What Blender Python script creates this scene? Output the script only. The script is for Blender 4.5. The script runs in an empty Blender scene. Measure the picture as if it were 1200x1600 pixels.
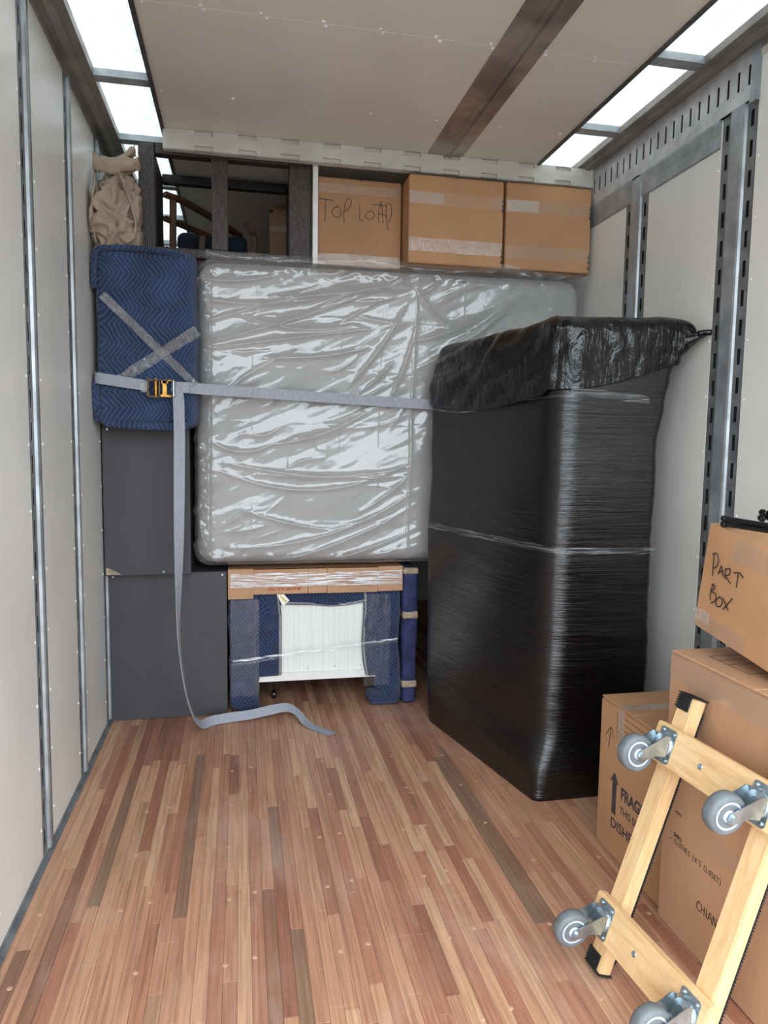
import bpy, bmesh, math, random
import numpy as np
from mathutils import Vector, Matrix, noise as mnoise
random.seed(7); np.random.seed(7)
scene = bpy.context.scene
COL = scene.collection
PI = math.pi
def R_(d): return math.radians(d)

# ------------------------------------------------------------------ camera
W, H = 2.45, 2.834                     # inner width and ceiling height of the truck box
Y0, Y1 = 0.35, 6.2                     # rear opening and front wall
CAM = Vector((0.657, 0.0, 1.413))
yaw, pitch, roll = R_(11.46), R_(5.4), R_(0.8)
fw = Vector((math.sin(yaw)*math.cos(pitch), math.cos(yaw)*math.cos(pitch), -math.sin(pitch)))
r0 = Vector((math.cos(yaw), -math.sin(yaw), 0)); u0 = r0.cross(fw)
rt = r0*math.cos(roll) + u0*math.sin(roll); up = -r0*math.sin(roll) + u0*math.cos(roll)
cd = bpy.data.cameras.new('camera'); cam = bpy.data.objects.new('camera', cd); COL.objects.link(cam)
cd.sensor_fit = 'VERTICAL'; cd.sensor_height = 36.0; cd.lens = 1105.0/1600.0*36.0
cd.clip_start = 0.05
m = Matrix((rt, up, -fw)).transposed().to_4x4(); m.translation = CAM
cam.matrix_world = m
scene.camera = cam
# ------------------------------------------------------------------ world, sun, exposure
SKY, SUN, EXPO = 6.0, 6.0, 0.06
wd = bpy.data.worlds.new('sky'); scene.world = wd; wd.use_nodes = True
bg = wd.node_tree.nodes['Background']; bg.inputs[0].default_value = (0.85, 0.93, 1.0, 1); bg.inputs[1].default_value = SKY
sd = bpy.data.lights.new('sun', 'SUN'); sd.energy = SUN; sd.angle = R_(8); sd.color = (1, .96, .9)
so = bpy.data.objects.new('sun', sd); COL.objects.link(so); so.rotation_euler = (R_(-24), R_(10), 0)
pd = bpy.data.lights.new('rear_opening_portal', 'AREA'); pd.shape = 'RECTANGLE'; pd.size = W; pd.size_y = H
po = bpy.data.objects.new('rear_opening_portal', pd); COL.objects.link(po); po.location = (W/2, Y0, H/2)
po.rotation_euler = (R_(90), 0, 0); pd.cycles.is_portal = True
vs = scene.view_settings
vs.view_transform = 'Standard'; vs.look = 'None'; vs.exposure = EXPO; vs.gamma = 1.0; vs.use_curve_mapping = False
scene.cycles.max_bounces = 12; scene.cycles.diffuse_bounces = 6; scene.cycles.glossy_bounces = 5
scene.cycles.transparent_max_bounces = 16; scene.cycles.sample_clamp_indirect = 6.0

# ------------------------------------------------------------------ materials
def lin(c):
    return tuple(((v/255)/12.92 if v/255 <= .04045 else ((v/255+.055)/1.055)**2.4) for v in c)
def rgba(c): return (*lin(c), 1)
class N:
    def __init__(s, name):
        s.m = bpy.data.materials.new(name); s.m.use_nodes = True
        s.t = s.m.node_tree; s.p = s.t.nodes['Principled BSDF']; s.out = s.t.nodes['Material Output']
    def n(s, typ, **kw):
        nd = s.t.nodes.new(typ)
        for k, v in kw.items(): setattr(nd, k, v)
        return nd
    def l(s, a, b): s.t.links.new(a, b)
    def val(s, sock, v):
        if hasattr(v, 'is_output'): s.l(v, sock)
        else: sock.default_value = v
    def math(s, op, a, b=0.0, c=None):
        nd = s.n('ShaderNodeMath', operation=op); s.val(nd.inputs[0], a); s.val(nd.inputs[1], b)
        if c is not None: s.val(nd.inputs[2], c)
        return nd.outputs[0]
    def mix(s, f, a, b, blend='MIX'):
        nd = s.n('ShaderNodeMix', data_type='RGBA', blend_type=blend)
        s.val(nd.inputs['Factor'], f); s.val(nd.inputs['A'], a); s.val(nd.inputs['B'], b)
        return nd.outputs['Result']
    def coord(s, scale=(1, 1, 1), rot=(0, 0, 0), off=None, kind='Object'):
        tc = s.n('ShaderNodeTexCoord'); mp = s.n('ShaderNodeMapping')
        s.l(tc.outputs[kind], mp.inputs[0]); mp.inputs['Scale'].default_value = scale; mp.inputs['Rotation'].default_value = rot
        if off is not None: s.l(off, mp.inputs['Location'])
        return mp.outputs[0]
    def noise(s, co, scale, detail=4, rough=.55, dist=0):
        nd = s.n('ShaderNodeTexNoise'); s.l(co, nd.inputs['Vector']); nd.inputs['Scale'].default_value = scale
        nd.inputs['Detail'].default_value = detail; nd.inputs['Roughness'].default_value = rough; nd.inputs['Distortion'].default_value = dist
        return nd.outputs['Fac']
    def ramp(s, f, stops):
        nd = s.n('ShaderNodeValToRGB'); s.l(f, nd.inputs[0]); e = nd.color_ramp.elements
        while len(e) < len(stops): e.new(.5)
        for k, (p, c) in zip(e, stops): k.position = p; k.color = c if len(c) == 4 else (*c, 1)
        return nd.outputs[0]
    def smooth(s, f, a, b, x=0., y=1.):
        nd = s.n('ShaderNodeMapRange', interpolation_type='SMOOTHSTEP'); s.val(nd.inputs[0], f)
        for i, v in enumerate((a, b, x, y)): nd.inputs[i+1].default_value = v
        return nd.outputs[0]
    def bump(s, h, strength=.3, dist=.01, prev=None):
        nd = s.n('ShaderNodeBump'); nd.inputs['Strength'].default_value = strength; nd.inputs['Distance'].default_value = dist
        s.l(h, nd.inputs['Height'])
        if prev is not None: s.l(prev, nd.inputs['Normal'])
        return nd.outputs[0]
    def set(s, col=None, rough=None, metal=None, normal=None, spec=None, coat=None, sheen=None):
        p = s.p
        if col is not None: s.val(p.inputs['Base Color'], col)
        if rough is not None: s.val(p.inputs['Roughness'], rough)
        if metal is not None: s.val(p.inputs['Metallic'], metal)
        if normal is not None: s.l(normal, p.inputs['Normal'])
        if spec is not None: p.inputs['Specular IOR Level'].default_value = spec
        if coat is not None: p.inputs['Coat Weight'].default_value = coat[0]; p.inputs['Coat Roughness'].default_value = coat[1]
        if sheen is not None: p.inputs['Sheen Weight'].default_value = sheen
        return s.m
def simple(name, col, rough=.5, metal=0, var=.12, vscale=6, bump=0, bscale=60, spec=.5):
    a = N(name); co = a.coord(); nz = a.noise(co, vscale)
    c = a.mix(a.smooth(nz, .3, .7), rgba(tuple(v*(1-var) for v in col)), rgba(tuple(min(255, v*(1+var*.6)) for v in col)))
    a.set(col=c, rough=rough, metal=metal, spec=spec)
    if bump: a.set(normal=a.bump(a.noise(co, bscale), bump, .004))
    return a.m
MT = {}
MT['metal_grey'] = simple('galvanised_metal', (164, 170, 174), .4, .45, .12, 9, .1, 40)
MT['strip'] = simple('dull_slotted_steel', (122, 126, 128), .45, .3, .16, 12, .1, 40)
MT['metal_dark'] = simple('weathered_aluminium', (96, 94, 92), .5, .55, .18, 5, .1, 30)
MT['cove'] = simple('aluminium_top_rail', (138, 132, 126), .42, .25, .14, 5, .08, 30)
MT['dark_back'] = simple('dark_recess', (38, 40, 42), .8)
MT['joint'] = simple('floor_joint', (112, 74, 56), .8)
MT['zinc'] = simple('zinc_plate', (176, 190, 198), .27, .9, .12, 30)
MT['hub'] = simple('pale_blue_plastic', (196, 206, 226), .4, 0, .06)
MT['tyre'] = simple('grey_rubber', (104, 110, 113), .6, 0, .14, 22, .1, 90)
MT['rubber'] = simple('black_rubber', (26, 27, 30), .65, 0, .2, 30, .2, 120)
MT['ink'] = simple('marker_ink', (44, 34, 30), .6, 0, .1)
MT['print'] = simple('printed_ink', (62, 58, 60), .7, 0, .15, 40)
MT['print_red'] = simple('red_print', (176, 60, 52), .7, 0, .1)
MT['white_rivet'] = simple('white_rivet', (226, 224, 218), .35)
MT['white_board'] = simple('white_board', (236, 236, 232), .4, 0, .04)
def m_ribbed():
    a = N('ribbed_white_panel'); n1 = a.noise(a.coord((150, 150, 2)), 1., 3, .6)
    c = a.mix(a.smooth(n1, .35, .7, 0, .5), rgba((236, 238, 234)), rgba((208, 212, 208)))
    return a.set(col=c, rough=.5, normal=a.bump(n1, .3, .003))
MT['white_ribbed'] = m_ribbed()
MT['header'] = simple('painted_header', (196, 194, 184), .45, 0, .05, 4)
MT['black_plastic'] = simple('black_plastic', (18, 19, 22), .3, 0, .1)
MT['blanket_navy'] = simple('navy_cloth', (44, 50, 92), .85, 0, .25, 14, .4, 120)
MT['chair_wood'] = simple('brown_wood', (84, 50, 32), .45, 0, .3, 12)
MT['attic'] = simple('plywood', (120, 96, 70), .7, 0, .2, 8)
MT['asphalt'] = simple('asphalt', (108, 107, 105), .9, 0, .15, 2)
MT['tan_tape'] = simple('tan_tape', (168, 150, 128), .35, 0, .15, 30)
MT['yellow'] = simple('yellow_print', (206, 190, 60), .6)
MT['brass'] = simple('yellow_zinc', (176, 130, 62), .34, .85, .22, 40)
MT['brass_dark'] = simple('brown_zinc', (96, 74, 46), .42, .75, .3, 40)
MT['cable'] = simple('dark_blue_cushion', (24, 30, 48), .85, 0, .3, 10, .3, 60)
MT['pillow'] = simple('off_white_cloth', (210, 208, 200), .85, 0, .1, 8)
MT['plug'] = simple('wood_putty', (206, 166, 136), .6, 0, .14, 60)

def m_panel(name, col):           # frp wall panel with scuffs and faint dirt
    a = N(name); co = a.coord()
    c = a.mix(a.smooth(a.noise(co, 1.6, 5), .35, .7), rgba(col), rgba(tuple(v*.955 for v in col)))
    co2 = a.coord((1, 5.5, 2.2), (R_(35), 0, 0))
    sc = a.math('GREATER_THAN', a.noise(co2, 3.2, 6, .72, .6), .70)
    c = a.mix(a.math('MULTIPLY', sc, .55), c, rgba((92, 84, 76)))
    b = a.bump(a.noise(co, 2.2, 2), .12, .012)
    return a.set(col=c, rough=.33, normal=b)
MT['panel'] = m_panel('white_wall_panel', (228, 226, 220))
MT['ceiling'] = m_panel('ceiling_panel', (224, 217, 207))

def m_plank(name, island):
    a = N(name)
    if island: rnd = a.n('ShaderNodeNewGeometry').outputs['Random Per Island']
    else: rnd = a.n('ShaderNodeObjectInfo').outputs['Random']
    offv = a.n('ShaderNodeCombineXYZ'); a.l(a.math('MULTIPLY', rnd, 37.), offv.inputs[0]); a.l(a.math('MULTIPLY', rnd, 91.), offv.inputs[1])
    base = a.ramp(rnd, [(0, rgba((140, 114, 92))), (.05, rgba((150, 100, 80))), (.12, rgba((172, 118, 94))), (.4, rgba((188, 138, 110))), (.75, rgba((200, 152, 120))), (.93, rgba((208, 166, 132))), (1, rgba((160, 122, 98)))])
    g1 = a.noise(a.coord((95, 2.6, 20), off=offv.outputs[0]), 1., 6, .62, .5)
    c = a.mix(a.smooth(g1, .36, .68, 0, .75), base, a.mix(.6, base, rgba((92, 54, 38))))
    g2 = a.noise(a.coord((300, 7, 60), off=offv.outputs[0]), 1., 3, .6)
    c = a.mix(a.smooth(g2, .55, .8, 0, .3), c, rgba((216, 172, 142)))
    # worn greyish patches and dark stains with shapes of their own
    st = a.noise(a.coord((14, 3.0, 1), kind='Object', off=offv.outputs[0]), 1., 5, .6)
    c = a.mix(a.smooth(st, .66, .8, 0, .5), c, rgba((96, 76, 66)))
    we = a.noise(a.coord((5, 2.2, 1), off=offv.outputs[0]), 1., 5, .62)
    c = a.mix(a.smooth(we, .55, .8, 0, .35), c, rgba((198, 178, 168)))
    # wear and scratches that run across neighbouring strips
    gp = a.n('ShaderNodeNewGeometry').outputs['Position']
    def wmap(sc, rz=0.):
        mp = a.n('ShaderNodeMapping'); a.l(gp, mp.inputs[0]); mp.inputs['Scale'].default_value = sc; mp.inputs['Rotation'].default_value = (0, 0, rz); return mp.outputs[0]
    w1 = a.noise(wmap((2.2, 1.3, 1)), 1., 6, .62, .4)
    c = a.mix(a.smooth(w1, .5, .72, 0, .3), c, rgba((206, 178, 162)))
    w2 = a.noise(wmap((9, 2.4, 1)), 1., 6, .7, .6)
    c = a.mix(a.smooth(w2, .62, .76, 0, .55), c, rgba((104, 78, 68)))
    for rz, sd_ in ((.5, 3.), (-.9, 7.), (1.35, 11.), (.1, 5.)):
        sc_ = a.noise(wmap((2.4, 260, sd_), rz), 1., 2, .5, .15)
        ms = a.noise(wmap((3.5, 3.5, sd_*2), rz), 1., 2, .5)
        k = a.math('MULTIPLY', a.math('GREATER_THAN', sc_, .715), a.smooth(ms, .5, .62))
        c = a.mix(a.math('MULTIPLY', k, .5), c, rgba((226, 198, 178)))
    b = a.bump(g1, .12, .002)
    return a.set(col=c, rough=a.smooth(we, .3, .8, .36, .55), normal=b)
MT['plank'] = m_plank('floor_strip', False); MT['plank_far'] = m_plank('floor_strip_far', True)

def m_card(name, col, rot=0):
    a = N(name); co = a.coord()
    c = a.mix(a.smooth(a.noise(co, 3.5, 5), .3, .72), rgba(col), rgba(tuple(v*.93 for v in col)))
    c = a.mix(a.smooth(a.noise(a.coord((260, 260, 8)), 1., 2), .45, .75, 0, .16), c, rgba(tuple(v*.8 for v in col)))
    b = a.bump(a.noise(a.coord((160, 160, 2)), 1., 2), .06, .002)
    b = a.bump(a.noise(co, 5, 2), .12, .02, b)
    return a.set(col=c, rough=.62, normal=b, spec=.35)
MT['card'] = m_card('cardboard', (178, 136, 100)); MT['card2'] = m_card('cardboard_pale', (190, 148, 114)); MT['card3'] = m_card('cardboard_warm', (190, 144, 104))

def m_dollywood():
    a = N('maple_wood'); oi = a.n('ShaderNodeObjectInfo').outputs['Random']
    off = a.n('ShaderNodeCombineXYZ'); a.l(a.math('MULTIPLY', oi, 30.), off.inputs[0])
    g = a.noise(a.coord((8, 60, 60), off=off.outputs[0]), 1., 5, .6, .8)
    c = a.ramp(g, [(.25, rgba((200, 158, 108))), (.5, rgba((218, 182, 134))), (.75, rgba((228, 196, 150)))])
    d = a.noise(a.coord((7, 22, 22), off=off.outputs[0]), 1., 6, .7)
    c = a.mix(a.smooth(d, .62, .78, 0, .5), c, rgba((146, 104, 66)))
    return a.set(col=c, rough=.5, normal=a.bump(g, .1, .002))
MT['maple'] = m_dollywood()

def m_quilt(name, col, ax=0, period=.15, amp=.055, space=.021):
    a = N(name); tc = a.n('ShaderNodeTexCoord'); sp = a.n('ShaderNodeSeparateXYZ')
    wob = a.n('ShaderNodeTexNoise'); a.l(tc.outputs['Object'], wob.inputs['Vector']); wob.inputs['Scale'].default_value = 7
    ad = a.n('ShaderNodeVectorMath', operation='MULTIPLY_ADD'); a.l(wob.outputs['Color'], ad.inputs[0]); ad.inputs[1].default_value = (.03, .03, .03); a.l(tc.outputs['Object'], ad.inputs[2])
    a.l(ad.outputs[0], sp.inputs[0])
    xx = a.math('ADD', sp.outputs[0], sp.outputs[1]); z = sp.outputs[2]
    tri = a.math('PINGPONG', z, period/2)
    w = a.math('SUBTRACT', xx, a.math('MULTIPLY', tri, amp/(period/2)))
    s = a.math('PINGPONG', w, space/2)
    st = a.smooth(s, 0, space*.16, 1, 0)                 # stitch line
    puff = a.smooth(s, 0, space*.5)
    nz = a.noise(a.coord(), 9, 5)
    c = a.mix(a.smooth(nz, .3, .7), rgba(col), rgba(tuple(v*.78 for v in col)))
    c = a.mix(a.math('MULTIPLY', st, .3), c, rgba((128, 150, 190)))
    b = a.bump(puff, .75, .008); b = a.bump(a.noise(a.coord(), 220, 2), .35, .002, b)
    return a.set(col=c, rough=.88, normal=b, spec=.25, sheen=.15)
MT['quilt'] = m_quilt('quilted_blue_pad', (54, 74, 110)); MT['quilt_dark'] = m_quilt('quilted_navy_pad', (42, 56, 90), space=.018, period=.09, amp=.04)

def m_film():                       # black stretch film
    a = N('black_stretch_film'); tc = a.n('ShaderNodeTexCoord')
    n1 = a.noise(a.coord((3, 3, 95), (R_(3), R_(-4), 0)), 1., 5, .6, .7)
    n2 = a.noise(a.coord((9, 9, 330), (R_(-2), R_(5), 0)), 1., 3, .6, .3)
    n3 = a.noise(a.coord((1.4, 1.4, 18), (R_(-6), R_(7), 0)), 1., 4, .55, .6)
    h = a.math('ADD', a.math('MULTIPLY', n1, .8), a.math('ADD', a.math('MULTIPLY', n2, .35), a.math('MULTIPLY', n3, 1.2)))
    c = a.mix(a.smooth(n3, .3, .75), rgba((4, 4, 5)), rgba((9, 9, 10)))
    return a.set(col=c, rough=.16, spec=.7, normal=a.bump(h, .6, .006))
MT['film'] = m_film()
def m_film_top():
    a = N('black_gathered_film')
    n1 = a.noise(a.coord((46, 46, 5), (R_(14), R_(20), 0)), 1., 3, .55, 1.0)
    n2 = a.noise(a.coord((11, 11, 9)), 1., 4, .6, 1.5)
    h = a.math('ADD', a.math('MULTIPLY', n1, .5), a.math('MULTIPLY', n2, 1.3))
    return a.set(col=rgba((5, 5, 6)), rough=.16, spec=.5, normal=a.bump(h, .55, .014))
MT['film_top'] = m_film_top()
def m_clear(name, haze, tint=(235, 240, 242), rough=.1, gl=.25, bs=(30, 30, 30), bst=.4, bd=.01, dist=1.0):
    a = N(name); t = a.t
    h = a.noise(a.coord(bs), 1., 5, .6, dist)
    nm = a.bump(h, bst, bd)
    tr = a.n('ShaderNodeBsdfTransparent'); df = a.n('ShaderNodeBsdfDiffuse'); gs = a.n('ShaderNodeBsdfGlossy')
    df.inputs[0].default_value = rgba(tint); gs.inputs[0].default_value = (1, 1, 1, 1); gs.inputs['Roughness'].default_value = rough
    a.l(nm, df.inputs['Normal']); a.l(nm, gs.inputs['Normal'])
    m1 = a.n('ShaderNodeMixShader'); m1.inputs[0].default_value = haze; a.l(tr.outputs[0], m1.inputs[1]); a.l(df.outputs[0], m1.inputs[2])
    lw = a.n('ShaderNodeLayerWeight'); lw.inputs[0].default_value = .5; a.l(nm, lw.inputs['Normal'])
    fac = a.math('ADD', a.math('MULTIPLY', a.math('POWER', lw.outputs['Facing'], 4.), .7), .045+gl)
    m2 = a.n('ShaderNodeMixShader'); a.l(fac, m2.inputs[0]); a.l(m1.outputs[0], m2.inputs[1]); a.l(gs.outputs[0], m2.inputs[2])
    a.l(m2.outputs[0], a.out.inputs[0]); return a.m
MT['bag'] = m_clear('clear_mattress_bag', .1, (220, 224, 226), .085, .018, (20, 20, 20), .16, .008, .8)
MT['tape'] = m_clear('clear_packing_tape', .12, (220, 205, 190), .12, .03, (8, 8, 110), .25, .004)
MT['tape_pale'] = m_clear('creased_packing_tape', .3, (226, 214, 200), .16, .06, (70, 70, 26), .6, .006)
MT['tape_silver'] = m_clear('crinkled_clear_tape', .03, (190, 200, 214), .07, .34, (22, 22, 22), 1.0, .03, 3)
MT['wrapclear'] = m_clear('clear_stretch_wrap', .035, (215, 220, 228), .12, .0, (18, 18, 3), .35, .006)
MT['wrapstreak'] = m_clear('bunched_clear_wrap', .5, (232, 236, 238), .2, .12, (8, 8, 120), .7, .006)
def m_streak(name, sc, lo, hi, op):
    a = N(name); n1 = a.noise(a.coord(sc), 1., 5, .6, .5); nm = a.bump(n1, .6, .006)
    tr = a.n('ShaderNodeBsdfTransparent'); df = a.n('ShaderNodeBsdfDiffuse'); gs = a.n('ShaderNodeBsdfGlossy')
    df.inputs[0].default_value = rgba((225, 230, 234)); gs.inputs['Roughness'].default_value = .2; a.l(nm, gs.inputs['Normal'])
    m1 = a.n('ShaderNodeMixShader'); m1.inputs[0].default_value = .35; a.l(df.outputs[0], m1.inputs[1]); a.l(gs.outputs[0], m1.inputs[2])
    m2 = a.n('ShaderNodeMixShader'); a.l(a.smooth(n1, lo, hi, .03, op), m2.inputs[0]); a.l(tr.outputs[0], m2.inputs[1]); a.l(m1.outputs[0], m2.inputs[2])
    a.l(m2.outputs[0], a.out.inputs[0]); return a.m
MT['streak'] = m_streak('streaky_clear_film', (7, 7, 210), .45, .75, .5)
MT['streak_strong'] = m_streak('bunched_clear_film', (10, 10, 190), .38, .62, .85)
MT['mattress'] = simple('grey_mattress_fabric', (158, 158, 156), .8, 0, .05, 3)
def m_sky():
    a = N('translucent_roof_sheet'); co = a.coord()
    n1 = a.noise(a.coord((34, 22, 1)), 1., 5, .65, .8)
    c = a.mix(a.smooth(n1, .35, .65), rgba((232, 235, 234)), rgba((204, 209, 211)))
    tl = a.n('ShaderNodeBsdfTranslucent'); a.l(c, tl.inputs[0])
    df = a.n('ShaderNodeBsdfDiffuse'); df.inputs[0].default_value = rgba((225, 228, 225))
    mx = a.n('ShaderNodeMixShader'); mx.inputs[0].default_value = .45
    a.l(tl.outputs[0], mx.inputs[1]); a.l(df.outputs[0], mx.inputs[2]); a.l(mx.outputs[0], a.out.inputs[0]); return a.m
MT['skylight'] = m_sky()
def m_wicker():
    a = N('dark_wicker'); tc = a.n('ShaderNodeTexCoord'); sp = a.n('ShaderNodeSeparateXYZ'); a.l(tc.outputs['Object'], sp.inputs[0])
    cb = a.n('ShaderNodeCombineXYZ'); a.l(sp.outputs[2], cb.inputs[0]); a.l(a.math('ADD', sp.outputs[0], sp.outputs[1]), cb.inputs[1])
    br = a.n('ShaderNodeTexBrick'); a.l(cb.outputs[0], br.inputs[0]); br.offset = .5
    br.inputs['Color1'].default_value = rgba((96, 88, 84)); br.inputs['Color2'].default_value = rgba((74, 68, 65)); br.inputs['Mortar'].default_value = rgba((34, 31, 30))
    br.inputs['Scale'].default_value = 1; br.inputs['Mortar Size'].default_value = .0016; br.inputs['Mortar Smooth'].default_value = .6
    br.inputs['Brick Width'].default_value = .026; br.inputs['Row Height'].default_value = .0085
    inv = a.math('SUBTRACT', 1., br.outputs['Fac'])
    return a.set(col=br.outputs['Color'], rough=.5, normal=a.bump(inv, .8, .006))
MT['wicker'] = m_wicker()
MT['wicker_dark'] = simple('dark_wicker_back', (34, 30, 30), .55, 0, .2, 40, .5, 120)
def m_cabinet():
    a = N('charcoal_laminate'); nz = a.noise(a.coord(), 4, 5)
    c = a.mix(a.smooth(nz, .4, .75), rgba((66, 66, 70)), rgba((72, 71, 74)))
    d = a.noise(a.coord((1.5, 1.5, 1.5)), 2.2, 6, .65)
    c = a.mix(a.smooth(d, .64, .8, 0, .3), c, rgba((104, 104, 106)))
    return a.set(col=c, rough=.5, spec=.4)
MT['cabinet'] = m_cabinet()
def m_canvas():
    a = N('beige_canvas'); n = a.noise(a.coord(), 300, 2)
    c = a.mix(a.smooth(a.noise(a.coord(), 6), .3, .7), rgba((178, 160, 142)), rgba((164, 146, 128)))
    return a.set(col=c, rough=.85, normal=a.bump(n, .2, .002), spec=.2)
MT['canvas'] = m_canvas()
def m_strap():
    a = N('grey_webbing'); n = a.noise(a.coord((400, 400, 40)), 1., 2)
    c = a.mix(a.smooth(n, .35, .65), rgba((160, 164, 174)), rgba((142, 146, 157)))
    return a.set(col=c, rough=.6, normal=a.bump(n, .25, .001))
MT['strap'] = m_strap()

# ------------------------------------------------------------------ mesh helpers
def link(name, me, mat=None, parent=None, smooth=False):
    o = bpy.data.objects.new(name, me); COL.objects.link(o)
    if mat is not None and not me.materials: me.materials.append(MT[mat] if isinstance(mat, str) else mat)
    if parent is not None: o.parent = parent
    if smooth:
        for p in me.polygons: p.use_smooth = True
    return o
def obj(name, bm, mat, parent=None, smooth=False):
    bmesh.ops.recalc_face_normals(bm, faces=bm.faces)
    me = bpy.data.meshes.new(name); bm.to_mesh(me); bm.free()
    return link(name, me, mat, parent, smooth)
def pyd(name, v, f, mat, parent=None, smooth=True):
    me = bpy.data.meshes.new(name); me.from_pydata([tuple(map(float, p)) for p in v], [], f); me.update()
    return link(name, me, mat, parent, smooth)
def tag(o, label, cat, group=None):
    o['label'] = label; o['category'] = cat
    if group: o['group'] = group
    return o
def empty(name, loc=(0, 0, 0), label=None, cat=None, group=None):
    o = bpy.data.objects.new(name, None); COL.objects.link(o); o.location = loc; o.empty_display_size = .1
    if label: tag(o, label, cat, group)
    bpy.context.view_layer.update()
    return o
def struct(o): o['kind'] = 'structure'; return o
def keep(o, parent):              # parent while keeping world placement (parents are only translated / rotated roots)
    o.parent = parent; o.matrix_parent_inverse = parent.matrix_world.inverted(); return o
def bx(bm, lo, hi, mtx=None):
    lo, hi = Vector(lo), Vector(hi)
    vs_ = [bm.verts.new((x, y, z)) for x in (lo.x, hi.x) for y in (lo.y, hi.y) for z in (lo.z, hi.z)]
    if mtx is not None:
        for v in vs_: v.co = mtx @ v.co
    fs = []
    for f in ((0, 1, 3, 2), (4, 6, 7, 5), (0, 4, 5, 1), (2, 3, 7, 6), (0, 2, 6, 4), (1, 5, 7, 3)): fs.append(bm.faces.new([vs_[i] for i in f]))
    return vs_, fs
def box(name, lo, hi, mat, parent=None, bev=0., seg=2, smooth=False):
    bm = bmesh.new(); bx(bm, lo, hi)
    if bev: bmesh.ops.bevel(bm, geom=bm.edges[:], offset=bev, segments=seg, affect='EDGES', profile=.5)
    o = obj(name, bm, mat, None, smooth)
    if parent is not None: keep(o, parent)
    return o
def cyl(bm, p0, p1, r0_, r1_=None, n=20, cap=True):
    p0, p1 = Vector(p0), Vector(p1); d = (p1-p0); q = d.to_track_quat('Z', 'Y'); r1_ = r0_ if r1_ is None else r1_
    a = []; b = []
    for i in range(n):
        t = 2*PI*i/n; c = Vector((math.cos(t), math.sin(t), 0))
        a.append(bm.verts.new(p0+q@(c*r0_))); b.append(bm.verts.new(p1+q@(c*r1_)))
    for i in range(n): bm.faces.new((a[i], a[(i+1) % n], b[(i+1) % n], b[i]))
    if cap: bm.faces.new(a[::-1]); bm.faces.new(b)
def lathe(bm, prof, mtx, n=36):   # prof (r, h) about local Z
    rings = []
    for r, h in prof: rings.append([bm.verts.new(mtx@Vector((r*math.cos(2*PI*i/n), r*math.sin(2*PI*i/n), h))) for i in range(n)])
    for A, B in zip(rings, rings[1:]):
        for i in range(n): bm.faces.new((A[i], A[(i+1) % n], B[(i+1) % n], B[i]))
    bm.faces.new(rings[0][::-1]); bm.faces.new(rings[-1])
def tube(bm, pts, r, n=10):
    pts = [Vector(p) for p in pts]; rings = []; prevx = None
    for i, p in enumerate(pts):
        d = (pts[min(i+1, len(pts)-1)]-pts[max(i-1, 0)]).normalized()
        x = (d.orthogonal() if prevx is None else (prevx-d*prevx.dot(d))).normalized(); prevx = x; y = d.cross(x)
        rings.append([bm.verts.new(p+(x*math.cos(2*PI*k/n)+y*math.sin(2*PI*k/n))*r) for k in range(n)])
    for A, B in zip(rings, rings[1:]):
        for k in range(n): bm.faces.new((A[k], A[(k+1) % n], B[(k+1) % n], B[k]))
    bm.faces.new(rings[0][::-1]); bm.faces.new(rings[-1])
def prism(bm, poly, fn, h0, h1):  # poly of (a, b); fn(a, b, h) -> Vector
    A = [bm.verts.new(fn(a, b, h0)) for a, b in poly]; B = [bm.verts.new(fn(a, b, h1)) for a, b in poly]; n = len(poly)
    bm.faces.new(A[::-1]); bm.faces.new(B)
    for i in range(n): bm.faces.new((A[i], A[(i+1) % n], B[(i+1) % n], B[i]))
def ribbon(bm, pts, wids, t=.0025):   # pts centreline, wids half-width vectors
    pts = [Vector(p) for p in pts]; L = []
    for i, p in enumerate(pts):
        d = (pts[min(i+1, len(pts)-1)]-pts[max(i-1, 0)]).normalized(); w = Vector(wids[i]); nrm = d.cross(w).normalized()*t/2
        L.append([bm.verts.new(p-w-nrm), bm.verts.new(p+w-nrm), bm.verts.new(p+w+nrm), bm.verts.new(p-w+nrm)])
    for A, B in zip(L, L[1:]):
        for k in range(4): bm.faces.new((A[k], A[(k+1) % 4], B[(k+1) % 4], B[k]))
    bm.faces.new(L[0][::-1]); bm.faces.new(L[-1])
def cat(pts, n=8):                # catmull-rom
    P = [Vector(p) for p in pts]; P = [P[0]*2-P[1]]+P+[P[-1]*2-P[-2]]; out = []
    for i in range(1, len(P)-2):
        for k in range(n):
            t = k/n; a, b, c, d = P[i-1:i+3]
            out.append(.5*((2*b)+(c-a)*t+(2*a-5*b+4*c-d)*t*t+(3*b-a-3*c+d)*t**3))
    out.append(P[-2]); return out
def strokes(name, lines, fn, half, mat, parent, off=.0006, sm=4):   # pen strokes lying on a surface; fn(a, b, h)
    bm = bmesh.new()
    for ln in lines:
        pp = cat([(a, b, 0) for a, b in ln], sm) if len(ln) > 2 and sm else [Vector((a, b, 0)) for a, b in ln]
        L = []
        for i, p in enumerate(pp):
            d = (pp[min(i+1, len(pp)-1)]-pp[max(i-1, 0)]); d = d.normalized() if d.length > 1e-9 else Vector((1, 0, 0))
            w = Vector((-d.y, d.x, 0))*half
            L.append([bm.verts.new(fn((p+w*s).x, (p+w*s).y, h)) for s, h in ((-1, .0001), (1, .0001), (1, off), (-1, off))])
        for A, B in zip(L, L[1:]):
            for k in range(4): bm.faces.new((A[k], A[(k+1) % 4], B[(k+1) % 4], B[k]))
        bm.faces.new(L[0][::-1]); bm.faces.new(L[-1])
    o = obj(name, bm, mat); keep(o, parent); return o
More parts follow.
